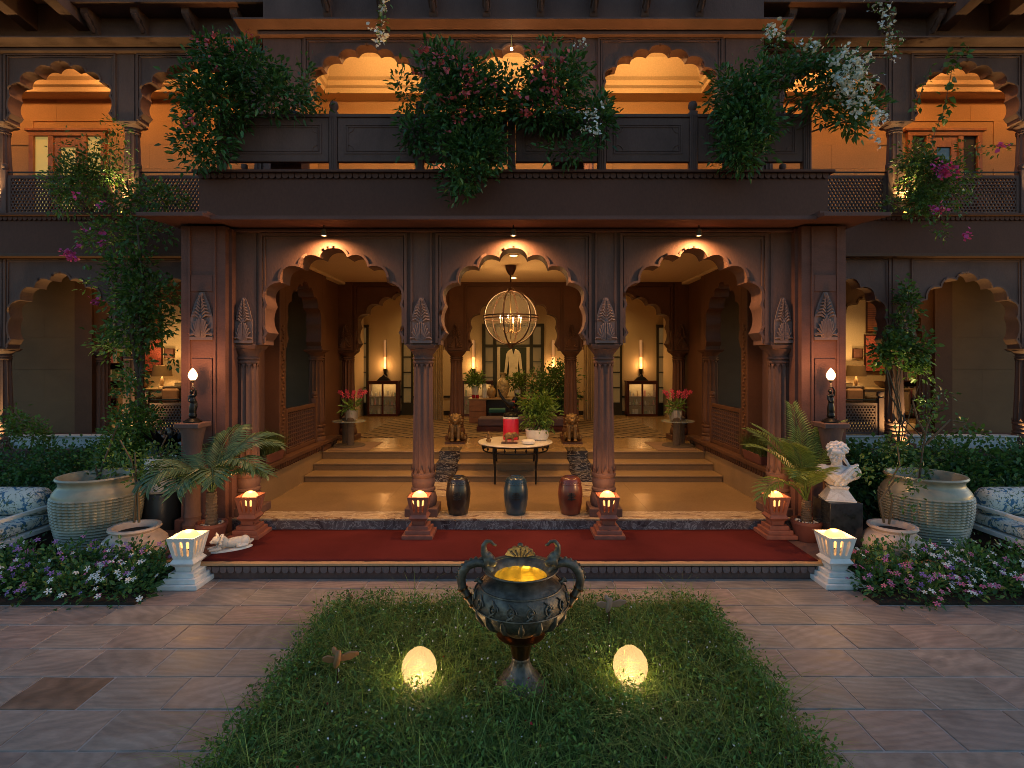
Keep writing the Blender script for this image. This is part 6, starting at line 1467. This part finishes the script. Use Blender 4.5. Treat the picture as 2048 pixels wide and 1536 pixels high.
tag(blade_obj('long_grass', blades(10000, GX0-.05, GX1+.05, 2.3, GY1+.04, .10, .30, .0034, 72, 2.8), M['grass_lite']), 'long pale stems arching over the grass bed', 'grass', kind='stuff')
rg = np.random.default_rng(70); n = 26000; cxy = np.stack([rg.uniform(GX0, GX1, 500), rg.uniform(2.3, GY1, 500)], 1)
q_ = rg.integers(0, 5, 130); tt = rg.random(130); cxy[:130] = np.where((q_ < 2)[:, None], np.stack([np.full(130, GX0+.03), 2.3+2.7*tt], 1), np.where((q_ < 4)[:, None], np.stack([np.full(130, GX1-.03), 2.3+2.7*tt], 1), np.stack([GX0+(GX1-GX0)*tt, np.full(130, GY1-.04)], 1))); ci = rg.integers(0, 500, n)
fp = np.concatenate([cxy[ci] + rg.normal(0, .07, (n, 2)), rg.uniform(.01, .17, (n, 1))], 1); fp[:, 0] = np.clip(fp[:, 0], GX0-.11, GX1+.11); fp[:, 1] = np.minimum(fp[:, 1], GY1+.05)
fp = fp[((fp[:, 0]+.65)**2+(fp[:, 1]-3.79)**2 > .018) & ((fp[:, 0]-.81)**2+(fp[:, 1]-3.81)**2 > .018) & ((fp[:, 0]-.05)**2+(fp[:, 1]-3.78)**2 > .034)]; n = len(fp)
tag(leaf_obj('ground_cover', None, M['grass'], fp, rg.normal(size=(n, 3))+np.array([0, 0, .5]), .032, 70, .4), 'small leaved ground cover growing through the grass bed', 'ground cover', kind='stuff')
rg = np.random.default_rng(73); n = 420; fp = np.stack([rg.uniform(GX0, GX1, n), rg.uniform(2.4, GY1, n), rg.uniform(.10, .15, n)], 1)
tag(leaf_obj('tiny_flowers', None, M['fl_white'], fp, rg.normal(size=(n, 3)), .014, 74, .9), 'tiny white flowers scattered through the grass bed', 'flowers', kind='stuff')
n = 50; fp = np.stack([rg.uniform(GX0, GX1, n), rg.uniform(2.4, GY1, n), rg.uniform(.10, .14, n)], 1); tag(leaf_obj('tiny_red_flowers', None, M['fl_red'], fp, rg.normal(size=(n, 3)), .016, 75, .9), 'tiny red flowers scattered through the grass bed', 'flowers', kind='stuff')
# flower beds
def blossom_mesh(mat, r=.028):
    v = [(0, 0, 0)]; f = []
    for k in range(5):
        a = 2*PI*k/5; 
        i = len(v); v += [(r*.6*math.cos(a-.42), r*.6*math.sin(a-.42), .004), (r*math.cos(a-.2), r*math.sin(a-.2), .001), (r*math.cos(a+.2), r*math.sin(a+.2), .001), (r*.6*math.cos(a+.42), r*.6*math.sin(a+.42), .004)]
        f.append((0, i, i+1, i+2, i+3))
    me = bpy.data.meshes.new('blossom'); me.from_pydata(v, [], f); a = me.attributes.new('rnd', 'FLOAT', 'FACE'); a.data.foreach_set('value', [.3, .5, .7, .4, .6]); me.materials.append(mat); return me
BLM = {k: blossom_mesh(M['fl_'+k]) for k in ('white', 'vpink', 'violet', 'orchid')}
def flower_bed(s, w, x0, x1, y0, y1, mixf, seed, h=.23):
    t = thing('flower_bed', 'bed of white pink and violet periwinkles at the %s of the courtyard' % w, 'flower bed', ((x0+x1)/2, (y0+y1)/2, 0)); b = Vector(t.location)
    MB().box(x0-b.x, x1-b.x, y0-b.y, y1-b.y, -.05, .02).build('soil', M['soil'], t)
    rr = random.Random(seed); ells = []
    nx = int((x1-x0)/.28)
    for i in range(nx):
        for j in range(3):
            y = y0+.16+(y1-y0-.3)*j/2; ells.append(((x0+.16+(x1-x0-.3)*i/(nx-1)-b.x, y-b.y, h*(.42+.16*j)), (.2, .2, h*(.5+.12*j)*rr.uniform(.8, 1.15)), 1))
    p, d, c = crown_pts(ells, 9000, 14, .05, seed, .4); p[:, 2] = np.maximum(p[:, 2], .01); leaf_obj('foliage', t, M['leaf_dark'], p, d, .055, seed, .5)
    k = 0; lo = p[:, :2].min(0); hi = p[:, :2].max(0)
    while k < 298:
        if k < 1 or rr.random() < .42: fx, fy = rr.uniform(lo[0]+.03, hi[0]-.03), lo[1]+.02+(hi[1]-lo[1]-.1)*rr.random()**1.25; fk = mixf(fx+b.x, rr)
        x, y = fx+rr.gauss(0, .07), min(max(fy+rr.gauss(0, .06), lo[1]), hi[1])
        m = (abs(p[:, 0]-x) < .07) & (abs(p[:, 1]-y) < .07)
        if m.sum() < 4: k += .2; continue
        z = float(np.quantile(p[m, 2], .93)) if rr.random() < .75 else float(np.quantile(p[m, 2], .6))
        kind = fk if rr.random() < .8 else mixf((x+b.x), rr)
        o = put('blossom', BLM[kind], t, (x, y-.03, z+.035)); o.rotation_euler = (rr.uniform(.25, 1.0), rr.uniform(-.4, .4), rr.uniform(-.6, .6)); sc_ = rr.uniform(.7, 1.2); o.scale = (sc_,)*3; k += 1
    return t
flower_bed(-1, 'left', -6.2, BX0, BY+.01, 5.82, lambda x, r: 'white' if r.random() < (.75 if x > -4.3 else .30) else r.choice(['vpink', 'violet', 'violet']), 81)
flower_bed(1, 'right', BX1, 6.2, BY+.01, 5.84, lambda x, r: 'white' if r.random() < (.12 if x < 4.0 else .62) else r.choice(['vpink', 'vpink', 'violet']), 82)
# palms
def frond(parent, base, az, el, L, droop, nl, lw, ll, mat, seed, vee=.5, name='frond'):
    rr = random.Random(seed); b = Vector(base); mb = MB(); pts = []; N = 14
    for i in range(N+1):
        t = i/N; r = L*t; e = el - droop*t*t
        if i == 0: p = b.copy()
        else: p = pts[-1] + Vector((math.cos(az)*math.cos(e), math.sin(az)*math.cos(e), math.sin(e)))*(L/N)
        pts.append(p)
    mb.tube(pts, [.010*(1-.8*i/N)+.001 for i in range(N+1)], 5)
    for k in range(nl):
        t = .26 + .74*k/nl; i = min(int(t*N), N-1); f = t*N-i; p = pts[i].lerp(pts[i+1], f); ax = (pts[i+1]-pts[i]).normalized()
        side = ax.cross(Vector((0, 0, 1))).normalized(); upv = side.cross(ax)
        l = ll*(.45+.55*math.sin(PI*min(1, (t-.2)/.8+.12)))*rr.uniform(.9, 1.1)
        for s in (-1, 1):
            dirv = (side*s*.9 + ax*(.55+.4*t) + upv*vee*(1-t*.5)).normalized(); tip = p + dirv*l - Vector((0, 0, l*l*.9)); mid = p + dirv*l*.5 - Vector((0, 0, l*l*.15)); w = lw
            wv = dirv.cross(upv).normalized()*w
            mb.add([p, mid+wv, tip, mid-wv, mid+upv*w*.5], [(0, 1, 4), (1, 2, 4), (2, 3, 4), (3, 0, 4)])
    o = mb.build(name, mat, parent); me = o.data; a = me.attributes.new('rnd', 'FLOAT', 'FACE'); a.data.foreach_set('value', [rr.random() for _ in me.polygons]); return o
def trunk(parent, z0, z1, r0, r1, lean=0):
    mb = MB(); n = 22
    mb.lathe([(r0+(r1-r0)*i/n + (.007 if i % 2 else 0), z0+(z1-z0)*i/n) for i in range(n+1)], 16, mod=lambda k, z: 1+.08*math.sin(k*2.1+z*60)); return mb.build('trunk', M['bark'], parent, smooth=30)
trunk(PALM_L, .18, .58, .06, .05)
for i, (az, el, L, dr_) in enumerate(((180, 62, .95, 2.2), (205, 50, .85, 1.9), (235, 60, .9, 2.3), (265, 55, .75, 2.0), (300, 62, .8, 2.0), (335, 62, .95, 1.8), (10, 68, 1.05, 1.6), (40, 72, 1.05, 1.5), (85, 75, 1.0, 1.2), (130, 70, .9, 1.6), (355, 50, .8, 1.5))):
    frond(PALM_L, (0, 0, .57), math.radians(az), math.radians(el), L, dr_, 30, .016, .36, M['palm'], 90+i, .1)
trunk(PALM_R, .18, .46, .055, .045)
for i, (az, el, L, dr_) in enumerate(((100, 84, 1.15, .35), (180, 66, 1.0, 1.1), (160, 74, 1.05, .8), (130, 66, 1.1, .9), (200, 48, .8, 1.9), (80, 62, 1.15, .9), (225, 72, .95, .9), (40, 60, 1.15, 1.0), (25, 72, 1.1, .7), (60, 74, 1.1, .6), (235, 62, .8, 1.4), (265, 66, .75, 1.2))):
    frond(PALM_R, (0, 0, .45), math.radians(az), math.radians(el), L, dr_, 30, .012, .30, M['palm2'], 110+i, .35)
# saplings in the pots
def sapling(name, label, base, paths, clusters, leaf, seed, mat='leaf', n=300):
    t = thing(name, label, 'sapling', base, group='potted saplings'); b0 = Vector(base); mb = MB()
    for pp in paths: mb.tube([P(*q)-b0 for q in pp], [.014*(1-.5*i/len(pp)) for i in range(len(pp))], 6)
    mb.build('stems', M['twig'], t, smooth=60)
    p, d, c = crown_pts([((lambda q: (q.x, q.y, q.z))(P(x, y, dd)-b0), (r*dd/FPX, .1, r*dd/FPX*.7), 1) for x, y, dd, r in clusters], n, 8, .05, seed); leaf_obj('leaves', t, M[mat], p, d, leaf, seed, .55); return t
sapling('potted_sapling', 'slender sapling growing from the right jar', tuple(P(1838, 965, 6.95)), [[(1838, 968, 6.95), (1845, 900, 6.95), (1855, 850, 6.95), (1880, 800, 6.95)], [(1852, 870, 6.95), (1835, 840, 6.95), (1825, 800, 6.95)], [(1850, 890, 6.95), (1900, 840, 6.95), (1930, 845, 6.95)]], [(1860, 830, 6.95, 28), (1885, 790, 6.95, 22), (1820, 905, 6.95, 30), (1790, 880, 6.95, 25), (1850, 930, 6.95, 30)], .06, 121)
sapling('potted_sapling', 'twisted small tree growing from the right terracotta pot', tuple(P(1775, 1045, 6.2)), [[(1778, 1048, 6.2), (1785, 1000, 6.15), (1775, 970, 6.15), (1800, 930, 6.15), (1795, 890, 6.15)], [(1768, 1045, 6.2), (1760, 1000, 6.15), (1790, 960, 6.15)]], [(1740, 940, 6.15, 26), (1720, 925, 6.15, 20), (1800, 950, 6.15, 30), (1825, 975, 6.1, 30), (1815, 1010, 6.1, 22), (1790, 900, 6.15, 28)], .05, 122)
sapling('potted_sapling', 'young vine on stakes growing from the left terracotta pot', tuple(P(272, 1045, 6.12)), [[(268, 1045, 6.12), (272, 990, 6.12), (270, 905, 6.12)], [(278, 1045, 6.12), (276, 980, 6.12), (262, 920, 6.12), (240, 880, 6.12)]], [(270, 960, 6.12, 22), (285, 930, 6.12, 26), (250, 900, 6.12, 26), (300, 960, 6.12, 22), (230, 930, 6.12, 22)], .05, 123, 'leaf_lite')
sapling('potted_sapling', 'leafy trailing plant in the white planter', tuple(P(325, 940, 7.05)), [[(325, 945, 7.05), (320, 900, 7.0), (335, 870, 7.0)]], [(325, 915, 7.0, 34), (300, 940, 6.95, 24), (350, 910, 7.0, 22), (305, 985, 6.85, 16)], .055, 124, 'leaf', 420)
sapling('potted_sapling', 'climbing shoots growing from the left jar', tuple(P(195, 968, 6.85)), [[(195, 968, 6.85), (205, 930, 6.85), (235, 850, 6.85)], [(200, 968, 6.85), (190, 930, 6.85)]], [(215, 920, 6.85, 26), (180, 950, 6.85, 24), (240, 860, 6.85, 26), (235, 945, 6.8, 24)], .055, 125, 'leaf', 300)
# ferns, table plant, lobby plants, orchids
for o, s in zip(TROUGH, (-1, 1)):
    blade_obj('fern', blades(1500, -.13, .13, -.30, .30, .18, .36, .0035, 130+s, 1.1), M['leaf_fern'], o).location = (0, 0, .12)
p, d, c = crown_pts([((-.06, 0, .40), (.16, .14, .16), 1), ((.10, 0, .42), (.20, .15, .20), 1), ((.12, .02, .62), (.16, .14, .14), 1), ((-.12, 0, .60), (.14, .12, .14), 1), ((0, 0, .26), (.20, .16, .08), .7)], 950, 9, .05, 141, .1); leaf_obj('foliage', PB, M['leaf_lite'], p, d, .105, 141, .26); branches('stems', PB, (-.02, 0, .12), c[:10], .012, 142)
bush('lobby_plant', 'large bushy plant behind the round table in the lobby', 'plant', (.95, 13.2, Z_HALL), [((.95, 13.2, 1.75), (.55, .35, .40), 1), ((1.2, 13.2, 1.35), (.40, .3, .35), 1), ((.70, 13.2, 1.45), (.35, .3, .3), .8), ((1.25, 13.2, 2.0), (.28, .2, .22), .7)], 3200, .085, 143, 'leaf', 12, .07, .42, tips=12, stem=.015)
tag(MB().lathe([(.16, 0), (.2, .02), (.24, .4), (.22, .4), (0, .36)], 24).build('dark_planter', M['wood'], smooth=40, loc=(.95, 13.2, Z_HALL)), 'dark planter of the large lobby plant', 'planter')
t = bush('desk_plant', 'small leafy plant in a white pot on the lobby desk', 'plant', (-1.0, 14.3, DZ), [((-1.0, 14.3, DZ+.50), (.22, .18, .16), 1)], 500, .085, 144, 'leaf_lite', 10, .05, .5, tips=5, stem=.01); MB().lathe([(.06, 0), (.08, .02), (.085, .30), (.075, .30), (0, .27)], 20).build('pot', M['white'], t, smooth=40)
t = bush('desk_plant', 'leafy plant beside the tall vases on the lobby desk', 'plant', (.10, 14.35, DZ), [((.12, 14.35, DZ+.45), (.26, .18, .2), 1)], 500, .085, 145, 'leaf_lite', 10, .05, .4, tips=5, stem=.01); MB().lathe([(.06, 0), (.08, .02), (.085, .2), (.075, .2), (0, .17)], 20).build('pot', M['white'], t, smooth=40)
for s, w in ((-1, 'left'), (1, 'right')):
    v = orchid_stand(s, w); rr = random.Random(150+s)
    p, d, c = crown_pts([((0, 0, .25), (.12, .10, .05), 1)], 60, 6, .04, 151, .2); leaf_obj('leaves', v, M['leaf_lite'], p, d, .12, 151, .3)
    br = MB(); cs = []
    for k in range(5):
        x = (-.16, -.06, .04, .13, .20)[k]; path = [(x*.3, 0, .18), (x*.8, -.02, .36), (x*1.0, -.04, .50), (x*1.35, -.05, .54+.02*(k % 2))]; br.tube(path, .004, 5)
        for q in (.55, .7, .85, 1.0):
            i = q*3; j = min(int(i), 2); f = i-j; cs.append([path[j][m]*(1-f)+path[j+1][m]*f for m in range(3)])
    br.build('stems', M['leafstem'], v); 
    for c_ in cs: 
        o = put('blossom', BLM['orchid'], v, c_); o.rotation_euler = (1.3+rr.uniform(-.3, .3), 0, rr.uniform(-.5, .5)); sc_ = rr.uniform(1.2, 1.7); o.scale = (sc_,)*3
